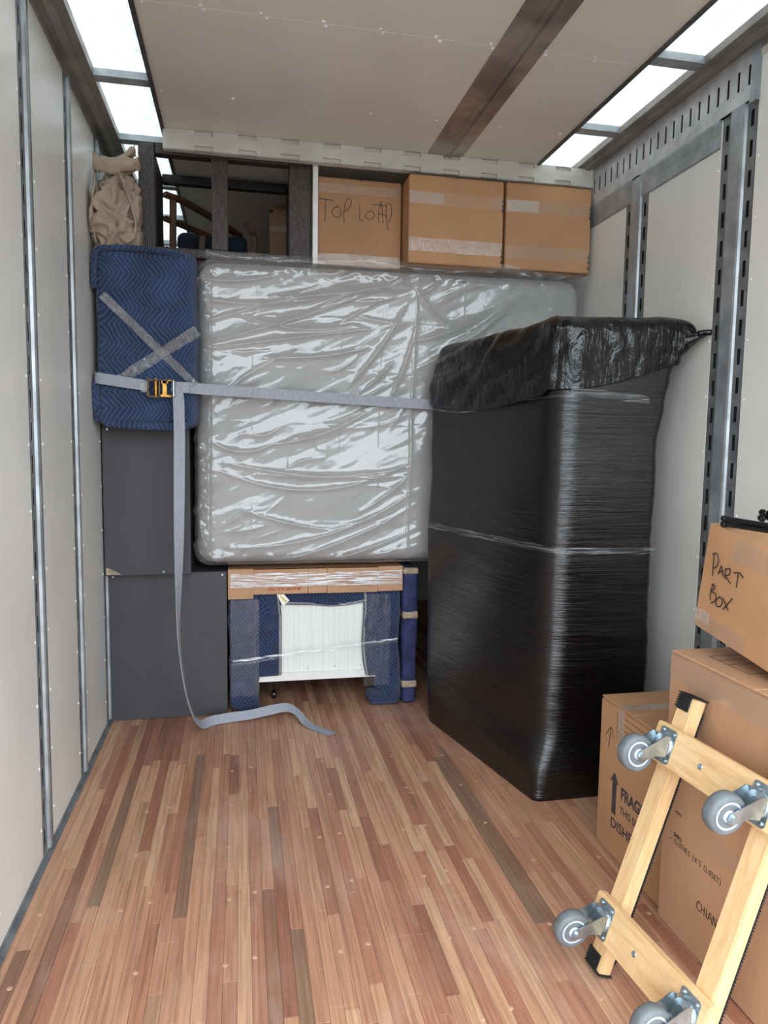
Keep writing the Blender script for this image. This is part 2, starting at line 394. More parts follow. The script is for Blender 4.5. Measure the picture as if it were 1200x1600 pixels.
def text(name, s, size, fn, mat, parent, bold=0., xs=1.):
    cu = bpy.data.curves.new('t', 'FONT'); cu.body = s; cu.size = size; cu.offset = bold; cu.extrude = .0; cu.space_character = 1.02
    to = bpy.data.objects.new('t', cu); COL.objects.link(to); bpy.context.view_layer.update()
    dg = bpy.context.evaluated_depsgraph_get(); me = bpy.data.meshes.new_from_object(to.evaluated_get(dg))
    bpy.data.objects.remove(to); me.materials.clear(); me.name = name
    for v in me.vertices: v.co = fn(v.co.x*xs, v.co.y, .0007)
    o = link(name, me, mat); keep(o, parent); return o
def nz(p, s=1., o=0): return mnoise.noise(Vector(p)*s+Vector((o, o*1.7, -o)))
def vnoise(x, y, seed=0, octv=4):      # tileless value noise on numpy arrays
    out = np.zeros_like(x, float); amp = 1.; tot = 0
    rs = np.random.RandomState(seed)
    for k in range(octv):
        T = rs.rand(64, 64); xi = np.floor(x).astype(int); yi = np.floor(y).astype(int); fx = x-xi; fy = y-yi
        fx = fx*fx*(3-2*fx); fy = fy*fy*(3-2*fy)
        g = lambda a, b: T[a % 64, b % 64]
        out += amp*((g(xi, yi)*(1-fx)+g(xi+1, yi)*fx)*(1-fy)+(g(xi, yi+1)*(1-fx)+g(xi+1, yi+1)*fx)*fy); tot += amp
        amp *= .5; x = x*2+13.1; y = y*2+7.7
    return out/tot-.5
def rivet_bm(bm, c, nrm, r=.0055):
    q = Vector(nrm).to_track_quat('Z', 'Y'); c = Vector(c); rings = []
    for rr, h in ((1, 0), (.8, .35), (.4, .55)): rings.append([bm.verts.new(c+q@Vector((r*rr*math.cos(k*PI/3), r*rr*math.sin(k*PI/3), r*h))) for k in range(6)])
    for A, B in zip(rings, rings[1:]):
        for k in range(6): bm.faces.new((A[k], A[(k+1) % 6], B[(k+1) % 6], B[k]))
    bm.faces.new(rings[-1])
def stuff(o): o['kind'] = 'stuff'; return o

# ------------------------------------------------------------------ floor
floor = struct(box('floor', (-.08, Y0, -.14), (W+.08, Y1+.08, -.004), 'joint'))
NS = 65; pw = W/NS
mesh_cache = {}
def plank_mesh(L):
    k = round(L, 2)
    if k not in mesh_cache:
        bm = bmesh.new(); g = .0003; b = .0005
        x0, x1, ya, yb = g, pw-g, .0007, k-.0007
        lo = [bm.verts.new((x, y, -.004)) for x, y in ((x0, ya), (x1, ya), (x1, yb), (x0, yb))]
        md = [bm.verts.new((x, y, -b)) for x, y in ((x0, ya), (x1, ya), (x1, yb), (x0, yb))]
        hi = [bm.verts.new((x, y, 0)) for x, y in ((x0+b, ya+b), (x1-b, ya+b), (x1-b, yb-b), (x0+b, yb-b))]
        for A, B in ((lo, md), (md, hi)):
            for i in range(4): bm.faces.new((A[i], A[(i+1) % 4], B[(i+1) % 4], B[i]))
        bm.faces.new(hi); bmesh.ops.recalc_face_normals(bm, faces=bm.faces)
        me = bpy.data.meshes.new('plank'); bm.to_mesh(me); bm.free(); me.materials.append(MT['plank']); mesh_cache[k] = me
    return mesh_cache[k]
pieces = []
for i in range(NS):
    y = Y0-random.random()*.8
    while y < Y1:
        L = round(random.choice((.4, .55, .7, .85, 1.0, 1.2, 1.45))*random.uniform(.9, 1.1), 2)
        pieces.append((i*pw, y, L)); y += L
def vis(p):
    x, y, L = p
    if y > 3.72 or y+L < 1.35: return 99
    xr = 1.62+max(0, (3.2-y-L))*.35
    if x > xr+.1: return 50
    return abs(y+L/2-2.4)*.1
pieces.sort(key=vis)
near, far = pieces[:300], pieces[300:]
for k, (x, y, L) in enumerate(near):
    if y < Y0: L = round(L-(Y0-y), 2); y = Y0
    o = link('plank', plank_mesh(L), None, floor); o.location = (x, y, 0)
bm = bmesh.new()
for x, y, L in far:
    a, b = max(y, Y0), min(y+L, Y1)
    if b-a > .03: bx(bm, (x+.0008, a+.0008, -.004), (x+pw-.0008, b-.0008, 0))
stuff(obj('plank_remainder', bm, 'plank_far', floor))
pm = None
for gx in range(8):
    for gy in range(-3, 9):
        for dx, dy in ((.062, .0), (-.018, .022)):
            x = gx*.3145+dx+random.uniform(-.004, .004); y = 1.86+gy*.293-dy+random.uniform(-.006, .006)
            if not (1.4 < y < 3.6) or not .02 < x < min(2.4, 1.85-(y-2.4)*.2) or random.random() < .2: continue
            if pm is None:
                bm = bmesh.new(); cyl(bm, (0, 0, -.002), (0, 0, .0004), .0075, n=12); o = obj('screw_plug', bm, 'plug', floor); pm = o.data
            else: o = link('screw_plug', pm, None, floor)
            o.location = (x, y, 0)
ground = struct(box('ground', (-90, -90, -1.25), (92, 90, -1.1), 'asphalt'))

# ------------------------------------------------------------------ side walls with slotted rails
def slotted(bm, u0_, u1_, z0, z1, su, sz, pitch, fn, d=.006, horiz=False, zs=None):
    # sheet of (u, z) with slots; fn(u, z, h) -> point, h=0 face, h=-d back of the slot rim
    c = (u0_+u1_)/2; us = [u0_, c-su/2, c+su/2, u1_]
    zz = [z0]; z = z0+pitch*.35; kinds = []
    while z+sz < z1-.01: zz += [z, z+sz]; kinds += [0, 1]; z += pitch
    zz.append(z1); kinds.append(0)
    for j, kd in enumerate(kinds):
        a, b = zz[j], zz[j+1]
        if not kd: bm.faces.new([bm.verts.new(fn(u, v, 0)) for u, v in ((us[0], a), (us[3], a), (us[3], b), (us[0], b))])
        else:
            for p, q in ((0, 1), (2, 3)): bm.faces.new([bm.verts.new(fn(u, v, 0)) for u, v in ((us[p], a), (us[q], a), (us[q], b), (us[p], b))])
            r = ((us[1], a), (us[2], a), (us[2], b), (us[1], b))
            for i in range(4):
                (ua, va), (ub, vb) = r[i], r[(i+1) % 4]
                bm.faces.new([bm.verts.new(p) for p in (fn(ua, va, 0), fn(ub, vb, 0), fn(ub, vb, -d), fn(ua, va, -d))])
def wall(side, centres, sw, hw, hat, ztop):
    s = 1 if side == 'left' else -1; x0 = 0 if s == 1 else W
    X = lambda h: x0+s*h
    lo, hi = (-.09, -.014) if s == 1 else (W+.014, W+.09)
    w = struct(box('wall_'+side, (lo, Y0, -.05), (hi, Y1, 2.98), 'dark_back'))
    half = sw+hw/2
    for yc in centres:
        zt = ztop(yc)
        for a, b in ((yc-half, yc-hw/2), (yc+hw/2, yc+half)):
            bm = bmesh.new(); slotted(bm, a, b, .012, zt, .018, .058, .1048, lambda u, z, h: Vector((X(h), u, z)), .002)
            bmesh.ops.remove_doubles(bm, verts=bm.verts, dist=.0002); obj('slotted_strip', bm, 'strip', w)
        bm = bmesh.new()
        pr = [(yc-hw/2, 0), (yc-hw/2+.004, hat*.75), (yc-hw/2+.012, hat), (yc+hw/2-.012, hat), (yc+hw/2-.004, hat*.75), (yc+hw/2, 0)]
        for (ya, ha), (yb, hb) in zip(pr, pr[1:]):
            bm.faces.new([bm.verts.new(p) for p in (Vector((X(ha), ya, .02)), Vector((X(hb), yb, .02)), Vector((X(hb), yb, zt)), Vector((X(ha), ya, zt)))])
        bmesh.ops.remove_doubles(bm, verts=bm.verts, dist=.0002)
        obj('rail_channel', bm, 'metal_grey', w)
    ys = [Y0]+[v for yc in centres for v in (yc-half, yc+half)]+[Y1]
    for i in range(0, len(ys), 2):
        a, b = ys[i]+.001, ys[i+1]-.001
        zt = 2.834 if side == 'left' else min(ztop(ys[i]+.01), 2.834)
        pl = (X(-.014), X(0)) if s == 1 else (X(0), X(-.014))
        o = box('wall_panel', (pl[0], a, .012), (pl[1], b, zt), 'panel', w, .0015, 1)
    bm = bmesh.new()
    for yc in centres:
        for e in (-1, 1):
            z = .1+random.random()*.05
            while z < 2.62:
                rivet_bm(bm, (X(0), yc+e*(half+.016), z), (s, 0, 0), .006); z += .213
    stuff(obj('rivet_row', bm, 'white_rivet', w))
    return w
LC = [.76, 1.34, 1.92, 2.50, 3.08, 3.66, 4.24, 4.82, 5.40, 5.98]
wl = wall('left', LC, .05, .032, .012, lambda y: 2.83)
RC = [1.04, 1.72, 2.40, 3.08, 3.76, 4.44, 5.12, 5.80]
wr = wall('right', RC, .05, .085, .012, lambda y: 2.654 if y > 2.3 else 2.834)
# slotted band along the top of the right wall, with the plain strip below it
bm = bmesh.new()
fnb = lambda u, z, h: Vector((W-.012-h, z, u))
slotted(bm, 2.655, 2.832, 2.32, Y1, .07, .0135, .0567, fnb, .003)
bmesh.ops.remove_doubles(bm, verts=bm.verts, dist=.0002)
o = obj('slotted_band', bm, simple('painted_band', (188, 188, 188), .4, .25, .1, 14, .15, 30), wr)
bm = bmesh.new()
prism(bm, [(0, 2.655), (.012, 2.655), (.012, 2.645), (.006, 2.6), (.006, 2.555), (0, 2.55)], lambda a, b, h: Vector((W-a, h, b)), 2.5, 3.0); obj('panel_top_strip', bm, 'metal_grey', wr)
bm = bmesh.new()
prism(bm, [(0, 2.655), (.012, 2.655), (.012, 2.645), (.006, 2.6), (.006, 2.555), (0, 2.55)], lambda a, b, h: Vector((W-a, h, b)), 3.0, Y1); obj('panel_top_strip', bm, 'metal_grey', wr)
bm = bmesh.new(); bx(bm, (W-.016, 2.300, 2.64), (W, 2.335, 2.834)); obj('band_end', bm, 'metal_grey', wr)
bm = bmesh.new(); bx(bm, (W-.006, Y0, 2.785), (W, 2.31, 2.834)); obj('panel_top_strip', bm, 'header', wr)
# kick angles at the floor
for k, xx in ((1, 0), (2, W)):
    s = 1 if k == 1 else -1; bm = bmesh.new()
    prism(bm, [(0, 0.0), (.016, 0), (.016, .003), (.004, .006), (.004, .018), (0, .022)], lambda a, b, h: Vector((xx+s*a, h, b)), Y0, Y1)
    struct(obj('trim_%d' % k, bm, 'strip'))
box('wall_front', (-.09, Y1, -.05), (W+.09, Y1+.08, 2.98), 'panel'); struct(bpy.data.objects['wall_front'])

# ------------------------------------------------------------------ roof: top rails, skylights, rafters, ceiling
for k, xx in ((3, 0), (4, W)):
    s = 1 if k == 3 else -1; bm = bmesh.new()
    pr = [(-.014, 2.81), (.008, 2.81), (.012, 2.832), (.03, 2.836), (.034, 2.826), (.062, 2.826), (.066, 2.836), (.098, 2.838), (.1, 2.866), (-.014, 2.866)]
    prism(bm, pr, lambda a, b, h: Vector((xx+s*a, h, b)), Y0, Y1)
    struct(obj('trim_%d' % k, bm, 'cove'))
CX0, CX1 = .308, 2.142
ceil = struct(box('ceiling', (CX0+.012, Y0, 2.85), (CX1-.012, Y1, 2.96), 'dark_back'))
seams = [Y0, 1.33, 2.54, 3.75, 4.96, Y1]
for a, b in zip(seams, seams[1:]): box('ceiling_panel', (CX0+.012, a+.0008, 2.834), (CX1-.012, b-.0008, 2.85), 'ceiling', ceil, .001, 1)
bm = bmesh.new()
for y in seams[1:-1]:
    for x in np.arange(.34, 2.12, .2):
        for d in (-.012, .012): rivet_bm(bm, (x+d*.5+random.uniform(-.006, .006), y+d, 2.834), (0, 0, -1), .008)
for y in [v-.605 for v in seams[2:]]:
    for x in np.arange(.34, 2.12, .29): rivet_bm(bm, (x+random.uniform(-.01, .01), y, 2.834), (0, 0, -1), .008)
stuff(obj('rivet_row', bm, 'white_rivet', ceil))
for x0, x1 in ((CX0, CX0+.016), (CX1-.016, CX1)):
    bm = bmesh.new(); bx(bm, (x0, Y0, 2.826), (x1, Y1, 2.9)); bx(bm, (x0-.004, Y0, 2.838), (x1+.004, Y1, 2.846)); obj('ceiling_edge', bm, 'metal_dark', ceil)
bm = bmesh.new()        # metal strip along the ceiling with two ribs
prism(bm, [(1.556, 2.834), (1.556, 2.831), (1.632, 2.829), (1.636, 2.822), (1.646, 2.822), (1.650, 2.829), (1.664, 2.829), (1.668, 2.822), (1.678, 2.822), (1.682, 2.829), (1.735, 2.831), (1.735, 2.834)], lambda a, b, h: Vector((a, h, b)), Y0, 3.49)
obj('ceiling_strip', bm, simple('strip_metal', (168, 158, 150), .34, .75, .22, 4, .1, 14), ceil)
n = 5
for x0, x1 in ((.06, CX0+.02), (CX1-.02, W-.06)):
    o = struct(box('window_%d' % n, (x0, Y0, 2.868), (x1, Y1, 2.871), 'skylight')); n += 1
rcount = 0
for k in range(-5, 7):
    y = 3.115+.6*k
    if not Y0+.05 < y < Y1-.1: continue
    for x0, x1 in ((.09, CX0+.004), (CX1-.004, W-.09)):
        bm = bmesh.new()
        prism(bm, [(-.030, 2.840), (.026, 2.840), (.026, 2.8675), (-.030, 2.8675)], lambda a, b, h: Vector((h, y+a, b)), x0, x1)
        obj('rafter', bm, 'metal_grey', ceil)
# header beam across the truck
bm = bmesh.new(); hx0, hx1, hz0, hz1, hy = .315, W-.014, 2.745, 2.833, 3.49
cols = []
x = hx0+.14
while x+.09 < hx1: cols.append(x); x += .197
xs = [hx0]; kd = []
for c in cols: xs += [c, c+.083]; kd += [0, 1]
xs.append(hx1); kd.append(0)
zsr = [hz0, hz0+.022, hz1-.02, hz1]
P = lambda x, z, y: bm.verts.new((x, y, z))
for i, kk in enumerate(kd):
    a, b = xs[i], xs[i+1]
    for j in range(3):
        z0, z1 = zsr[j], zsr[j+1]
        if kk and j != 1:
            yy = hy+.014; bm.faces.new([P(a, z0, yy), P(b, z0, yy), P(b, z1, yy), P(a, z1, yy)])
            for (xa, za, xb, zb) in ((a, z0, a, z1), (b, z0, b, z1), (a, z1, b, z1), (a, z0, b, z0)): bm.faces.new([P(xa, za, hy), P(xb, zb, hy), P(xb, zb, yy), P(xa, za, yy)])
        else: bm.faces.new([P(a, z0, hy), P(b, z0, hy), P(b, z1, hy), P(a, z1, hy)])
bx(bm, (hx0, hy+.0145, hz0), (hx1, hy+.04, hz1))
bmesh.ops.remove_doubles(bm, verts=bm.verts, dist=.0002)
struct(obj('trim_7', bm, 'header'))
attic = struct(box('attic_floor', (.0, 4.0, 2.19), (W, Y1, 2.24), 'attic'))

# ------------------------------------------------------------------ black wrapped sofa standing on end
def rpoly(corners, r, na=9, ne=14):        # rounded convex polygon, ccw; constant point count
    n = len(corners); out = []
    for i in range(n):
        p = Vector(corners[i]); a = Vector(corners[i-1]); b = Vector(corners[(i+1) % n])
        rr = r[i] if isinstance(r, (list, tuple)) else r
        da = (a-p).normalized(); db = (b-p).normalized(); ang = da.angle(db); t = rr/math.tan(ang/2)
        c = p+(da+db).normalized()*(rr/math.sin(ang/2)); s = p+da*t-c; e = p+db*t-c
        a0 = math.atan2(s.y, s.x); a1 = math.atan2(e.y, e.x)
        while a1 < a0: a1 += 2*PI
        arc = [c+Vector((math.cos(a0+(a1-a0)*k/na), math.sin(a0+(a1-a0)*k/na)))*rr for k in range(na+1)]
        out.append(arc)
    pts = []
    for i in range(n):
        pts += out[i]
        s, e = out[i][-1], out[(i+1) % n][0]
        pts += [s.lerp(e, k/ne) for k in range(1, ne)]
    return pts
def interp(tab, z):
    if z <= tab[0][0]: return tab[0][1]
    for (a, p), (b, q) in zip(tab, tab[1:]):
        if z <= b:
            t = (z-a)/(b-a); t = t*t*(3-2*t)
            return tuple(u+(v-u)*t for u, v in zip(p, q))
    return tab[-1][1]
#            z     FLx  FLy    FRx   FRy    BRx  BRy   BLx  BLy
SOFA = [(0.0, (1.800, 2.53, 2.30, 2.53, 2.36, 3.46, 1.590, 3.47)),
        (0.12, (1.800, 2.53, 2.30, 2.53, 2.36, 3.46, 1.585, 3.47)),
        (0.27, (1.838, 2.55, 2.29, 2.55, 2.36, 3.47, 1.575, 3.48)),
        (0.9, (1.852, 2.55, 2.285, 2.55, 2.36, 3.47, 1.565, 3.48)),
        (1.40, (1.858, 2.55, 2.285, 2.55, 2.36, 3.47, 1.570, 3.48)),
        (1.60, (1.860, 2.55, 2.308, 2.55, 2.37, 3.47, 1.575, 3.48)),
        (1.70, (1.862, 2.55, 2.326, 2.55, 2.38, 3.47, 1.582, 3.48)),
        (1.77, (1.866, 2.55, 2.352, 2.545, 2.385, 3.47, 1.588, 3.48)),
        (1.82, (1.870, 2.55, 2.382, 2.535, 2.39, 3.47, 1.594, 3.475)),
        (1.86, (1.875, 2.55, 2.400, 2.53, 2.395, 3.465, 1.60, 3.47)),
        (1.93, (1.885, 2.56, 2.384, 2.55, 2.39, 3.46, 1.610, 3.47))]
def sofa_ring(z, grow=0.):
    c = interp(SOFA, z); cs = [(c[6], c[7]), (c[0], c[1]), (c[2], c[3]), (c[4], c[5])]
    cx_ = sum(p[0] for p in cs)/4; cy_ = sum(p[1] for p in cs)/4
    cs = [(x+grow*(1 if x > cx_ else -1), y+grow*(1 if y > cy_ else -1)) for x, y in cs]
    rf = .105 if z > .27 else .04+.065*z/.27
    return rpoly(cs, [.05, rf, .03, .05], 9, 26)
sofa = empty('wrapped_sofa', (1.95, 3.0, 0), 'tall sofa stood on end and bound in shiny black stretch film by the right wall', 'sofa')
def loft(rings, close_top=True, close_bot=True):
    n = len(rings[0]); v = [p for r in rings for p in r]; f = []
    for j in range(len(rings)-1):
        for i in range(n): f.append((j*n+i, j*n+(i+1) % n, (j+1)*n+(i+1) % n, (j+1)*n+i))
    if close_bot: f.append(tuple(range(n))[::-1])
    if close_top: f.append(tuple((len(rings)-1)*n+i for i in range(n)))
    return v, f
def sofa_rings(zs, grow, disp):
    rings = []
    for z in zs:
        zz = min(z, 1.93); rg = sofa_ring(zz, grow); cxy = sum(rg, Vector((0, 0)))/len(rg); ring = []
        for i, p in enumerate(rg):
            d = (p-cxy).normalized(); q = p+d*disp(p, zz)
            ring.append(Vector((q.x, q.y, z)))
        rings.append(ring)
    return rings
def topcap(rings, z, rad=.06, k=6):
    last = rings[-1]; c = sum(last, Vector())/len(last)
    base = z
    for j in range(1, k+1):
        t = j/k*PI/2; ins = rad*(1-math.cos(t)); zz = base+rad*.7*math.sin(t)
        rings.append([Vector((p.x+(c.x-p.x)/((c-p).length)*ins, p.y+(c.y-p.y)/((c-p).length)*ins, zz)) for p in last])
    return rings
zs = list(np.linspace(0.0, .3, 22))+list(np.linspace(.32, 1.86, 90))
def dsp(p, z):
    a = nz((p.x*1.4, p.y*1.4, z*3.5), 1, 3)*.012+nz((p.x*2, p.y*2, z*26+p.x*3-p.y*2), 1, 9)*.0035
    return a*(min(1, z/.1))
v, f = loft(topcap(sofa_rings(zs, 0, dsp), 1.86, .07))
o = pyd('film_body', v, f, 'film'); keep(o, sofa)
# upper film layer, gathered, with its lower edge dipping along the long side
def zlow(i, n, p):
    # long side: i from BL arc end to FL ; measure by y
    if p.x < 1.95 and p.y > 2.62:
        t = (p.y-2.6)/.88; return 1.625-.05*math.sin(t*PI)+.0*t
    t = max(0, min(1, (p.x-1.9)/.42)); return 1.635+.11*t**1.5
rings = []; NZ = 46
ref = sofa_ring(1.7, .006); n = len(ref)
for j in range(NZ+1):
    s = j/NZ; ring = []
    for i in range(n):
        z = zlow(i, n, ref[i]); z = z+(1.868-z)*s
        rg = None
        ring.append((i, z))
    rings.append(ring)
cache = {}
def ringat(z):
    k = round(z, 3)
    if k not in cache: cache[k] = sofa_ring(k, .006)
    return cache[k]
R3 = []
for ring in rings:
    out = []
    for i, z in ring:
        p = ringat(z)[i]; cxy = Vector((1.97, 3.0)); d = (p-cxy).normalized()
        side = 1 if p.x < 1.95 and p.y > 2.6 else .35
        s = (z-1.6)/.27
        fold = abs(nz((p.x*7+z*3.5, p.y*7+z*5.0, z*2.2), 1, 4))*.07+abs(nz((p.x*17+z*4, p.y*17+z*9, z*5), 1, 14))*.03
        dd = fold*side*(.35+.65*min(1, max(0, s)))+.004
        if s < .03: dd += .006
        out.append(Vector((p.x+d.x*dd, p.y+d.y*dd, z)))
    R3.append(out)
R3 = topcap(R3, 1.868, .075, 7)
for ring in R3[NZ+1:]:
    for p in ring: p.z += nz((p.x*5, p.y*5, 0), 1, 2)*.02
# the far end slopes down towards the mattress
for ring in R3:
    for p in ring:
        if p.z > 1.66:
            t = max(0, min(1, (p.y-2.72)/.78)); p.z -= (p.z-1.66)/.26*(.085*t*t)
v, f = loft(R3, True, False)
o = pyd('gathered_film', v, f, 'film_top'); keep(o, sofa)
sl = o.modifiers.new('solid', 'SOLIDIFY'); sl.thickness = .003; sl.offset = -1
# film stretched out to the wall rail
rings = []
for j in range(25):
    t = j/24; c = Vector((2.325, 2.60, 1.815)).lerp(Vector((2.430, 2.478, 1.862)), t); k = (1-t)**1.7
    ry, rz = .010+.055*k, .009+.095*k; ring = []
    for i in range(48):
        a = 2*PI*i/48; w = 1+.16*nz((math.cos(a)*3, math.sin(a)*3, t*1.2), 1, 4)+.08*nz((math.cos(a)*9, math.sin(a)*9, t), 1, 7)
        d = Vector((.45, .89, 0)); ring.append(c+d*(ry*w*math.cos(a))+Vector((0, 0, 1))*(rz*w*math.sin(a)))
    rings.append(ring)
v, f = loft(rings); o = pyd('stretched_film', v, f, 'film_top'); keep(o, sofa)
bm = bmesh.new(); tube(bm, cat([(2.39, 2.49, 1.858), (2.415, 2.482, 1.862), (2.434, 2.475, 1.863)], 5), .012, 10); o = obj('film_knot', bm, 'film_top', None, True); keep(o, sofa)
# clear bands of bunched film around the body
def band(zc, half, grow, mat, phase, tilt=0, i0=0, i1=None, nm='film_band'):
    rg = sofa_ring(zc, grow); n = len(rg); i1 = i1 or n; v = []; f = []; cnt = 0
    for i in range(i0, i1):
        p = rg[i % n]; t = (i-i0)/(i1-i0)
        cz = zc+tilt(t) if callable(tilt) else zc
        h = half*(.6+.6*abs(nz((i*.13, phase, 0))))
        for k in (-1, 0, 1): v.append((p.x, p.y, cz+k*h+nz((i*.3, k*3, phase))*.004)); 
        cnt += 1
    for i in range(cnt-1):
        for k in range(2): a = i*3+k; f.append((a, a+3, a+4, a+1))
    o = pyd(nm, v, f, mat); keep(o, sofa)
nr = len(sofa_ring(1, 0))
A0, B0_ = 8, 86          # indices along long side to the front right corner
band(1.0, .020, .010, 'streak', 1, lambda t: .02-.02*t+.05*max(0, t-.75)*2, A0, B0_)
band(1.60, .006, .012, 'streak', 2, lambda t: -.03*math.sin(min(1, t/.55)*PI)+.03*max(0, t-.45), A0, 46)
band(1.612, .022, .014, 'streak', 5, lambda t: .02-.03*t, 42, 66)
# ------------------------------------------------------------------ mattress in a clear bag
MQ = [(.425, .795), (2.432, .795), (2.432, 2.302), (.446, 2.283)]
def msd(x, z, r=.07):
    d = []
    for (ax, az), (bx_, bz) in zip(MQ, MQ[1:]+MQ[:1]):
        ex, ez = bx_-ax, bz-az; L = math.hypot(ex, ez); d.append(((x-ax)*-ez+(z-az)*ex)/L)   # inside positive (ccw)
    return d
def mattress_grid(nx, nz_, inset, r):
    pts = np.zeros((nz_+1, nx+1, 2)); D = np.zeros((nz_+1, nx+1))
    for j in range(nz_+1):
        t = j/nz_
        for i in range(nx+1):
            s = i/nx
            l = Vector(MQ[0]).lerp(Vector(MQ[3]), t); rr = Vector(MQ[1]).lerp(Vector(MQ[2]), t); p = l.lerp(rr, s)
            pts[j, i] = p
    # pull corners in: rounded
    for j in range(nz_+1):
        for i in range(nx+1):
            p = pts[j, i]; d = sorted(msd(*p)); a, b = d[0], d[1]
            if a < r and b < r:
                # move towards the corner arc
                q = math.hypot(r-a, r-b)
                if q > 1e-6:
                    k = max(r-a, r-b)/q
                    c = min(MQ, key=lambda c: (c[0]-p[0])**2+(c[1]-p[1])**2)
                    cc = Vector(c)+Vector((r if c[0] < 1 else -r, r if c[1] < 1.5 else -r))
                    pts[j, i] = cc+(Vector(p)-cc)*k
                    D[j, i] = r-max(r-a, r-b)
                    continue
            D[j, i] = a
    return pts, D
def mattress_mesh(name, nx, nz_, y0, R, disp, yback, mat, parent, inset=0):
    pts, D = mattress_grid(nx, nz_, inset, .09); X, Z = pts[..., 0], pts[..., 1]
    cxx, czz = 1.43, 1.53
    if inset: X = cxx+(X-cxx)*(1-inset/1.0); Z = czz+(Z-czz)*(1-inset/.74)
    rollv = np.where(D < R, R-np.sqrt(np.maximum(0, R*R-(R-np.minimum(D, R))**2)), 0)
    Y = y0+rollv-.085*(Z-1.62)/1.46
    if disp is not None:
        Y = Y-disp(X, Z)*np.clip(D/.03, 0.25, 1)
        e = np.exp(-(D/.07)**2); cr = np.abs(vnoise(X*9+Z*5, Z*15-X*8, 15, 2))*.06+np.abs(vnoise(X*22, Z*30+X*12, 16, 2))*.014
        Y = Y-cr*e*.9; X = X-(cr-.004)*e*(X-cxx < -.8)*.4
    v = [(X[j, i], Y[j, i], Z[j, i]) for j in range(nz_+1) for i in range(nx+1)]; f = []
    for j in range(nz_):
        for i in range(nx): a = j*(nx+1)+i; f.append((a, a+1, a+nx+2, a+nx+1))
    brd = [i for i in range(nx+1)]+[j*(nx+1)+nx for j in range(1, nz_+1)]+[nz_*(nx+1)+i for i in range(nx-1, -1, -1)]+[j*(nx+1) for j in range(nz_-1, 0, -1)]
    b0 = len(v)
    for k in brd: v.append((v[k][0], yback-R*.6, v[k][2]))
    b1 = len(v)
    for k in brd: v.append((cxx+(v[k][0]-cxx)*.96, yback, czz+(v[k][2]-czz)*.95))
    n = len(brd)
    for i in range(n):
        f.append((brd[(i+1) % n], brd[i], b0+i, b0+(i+1) % n)); f.append((b0+(i+1) % n, b0+i, b1+i, b1+(i+1) % n))
    f.append(tuple(b1+i for i in range(n)))
    return keep(pyd(name, v, f, mat), parent)
mat_root = empty('mattress', (1.43, 3.66, .79), 'large grey mattress on its side in a wrinkled clear plastic bag', 'mattress')
mattress_mesh('mattress_body', 40, 30, 3.552, .06, None, 3.80, 'mattress', mat_root, .014)
# creases: (x0,z0,x1,z1,height,width,sag)
rs = np.random.RandomState(4); CR = []
def wx(px): return .43+(px-300)/620*1.98
def wz(py): return 2.255-(py-415)/470*1.44
hand = [((45, 590), (625, 420), 26), ((420, 460), (615, 430), 8), ((315, 470), (510, 455), 10), ((330, 500), (600, 440), -10), ((370, 490), (540, 500), 14), ((320, 545), (560, 505), 0), ((410, 555), (560, 535), 6), ((330, 690), (420, 690), 14), ((430, 690), (560, 640), 8), ((340, 735), (640, 715), 40), ((350, 722), (640, 740), 12), ((400, 740), (640, 725), 10), ((355, 860), (640, 770), 26), ((420, 885), (645, 790), 12), ((500, 885), (648, 830), 6), ((560, 800), (640, 735), 4), ((540, 590), (620, 470), 6), ((600, 620), (640, 500), 4), ((560, 600), (600, 560), 3), ((640, 520), (760, 470), 6), ((640, 440), (700, 500), 5), ((650, 560), (800, 450), 10), ((700, 520), (820, 430), 8), ((300, 770), (330, 880), 6), ((380, 800), (500, 830), 4), ((310, 440), (420, 430), 6), ((620, 440), (480, 480), 12)]
for (a, b), (c, d), sg in hand: CR.append((wx(a), wz(b), wx(c), wz(d), .017, .007, -sg/330))
for k in range(70):
    x0_, z0_ = rs.uniform(.45, 2.3), rs.uniform(.82, 2.22); L = rs.uniform(.08, .5)*(1 if rs.rand() < .6 else .5); an = rs.normal(.22, .28)
    CR.append((x0_, z0_, x0_+L*math.cos(an), z0_+L*math.sin(an), rs.uniform(.003, .009), rs.uniform(.004, .009), rs.normal(0, .02)))
for x0_ in (.50, 1.50): CR.append((x0_, .85, x0_+.02, 2.22, .012, .006, 0))        # lengthwise seams
for x0_ in (.71, .885, 1.13, 1.33, 1.75, 2.0): CR.append((x0_, .82, x0_+.015, 2.2, .0022, .003, 0))
for z0_ in (1.02, 1.27, 1.52, 1.78, 2.03): CR.append((.45, z0_, 2.4, z0_-.01, .0018, .003, 0))
def bagdisp(X, Z):
    out = (vnoise(X*2.0, Z*4-X*1.6, 1, 2)*.040+np.abs(vnoise(X*3-Z*2, Z*9-X*4, 2, 2))*.010+np.abs(vnoise(X*10+Z*3, Z*18-X*8, 3, 2))*.003+np.abs(vnoise(X*5-Z*3, Z*17-X*7, 33, 2))*.007)
    edge = np.exp(-((X-.47)/.05)**2); out += edge*np.abs(vnoise(X*20, Z*30+X*20, 5, 3))*.03
    for (ax, az, bx_, bz, h, w, sg) in CR:
        ex, ez = bx_-ax, bz-az; L = math.hypot(ex, ez)
        s = ((X-ax)*ex+(Z-az)*ez)/L; t = (-(X-ax)*ez+(Z-az)*ex)/L
        u = np.clip(s/L, 0, 1); t = t-sg*4*u*(1-u)
        fall = np.where(s < 0, np.exp(-(s/.03)**2), np.where(s > L, np.exp(-((s-L)/.03)**2), 1))*(.35+.65*np.sin(u*PI))
        r = np.where(t > 0, np.exp(-t/w/1.6), np.exp(t/w*.9))
        out += h*r*fall
    return out
mattress_mesh('plastic_bag', 420, 300, 3.538, .065, bagdisp, 3.81, 'bag', mat_root)
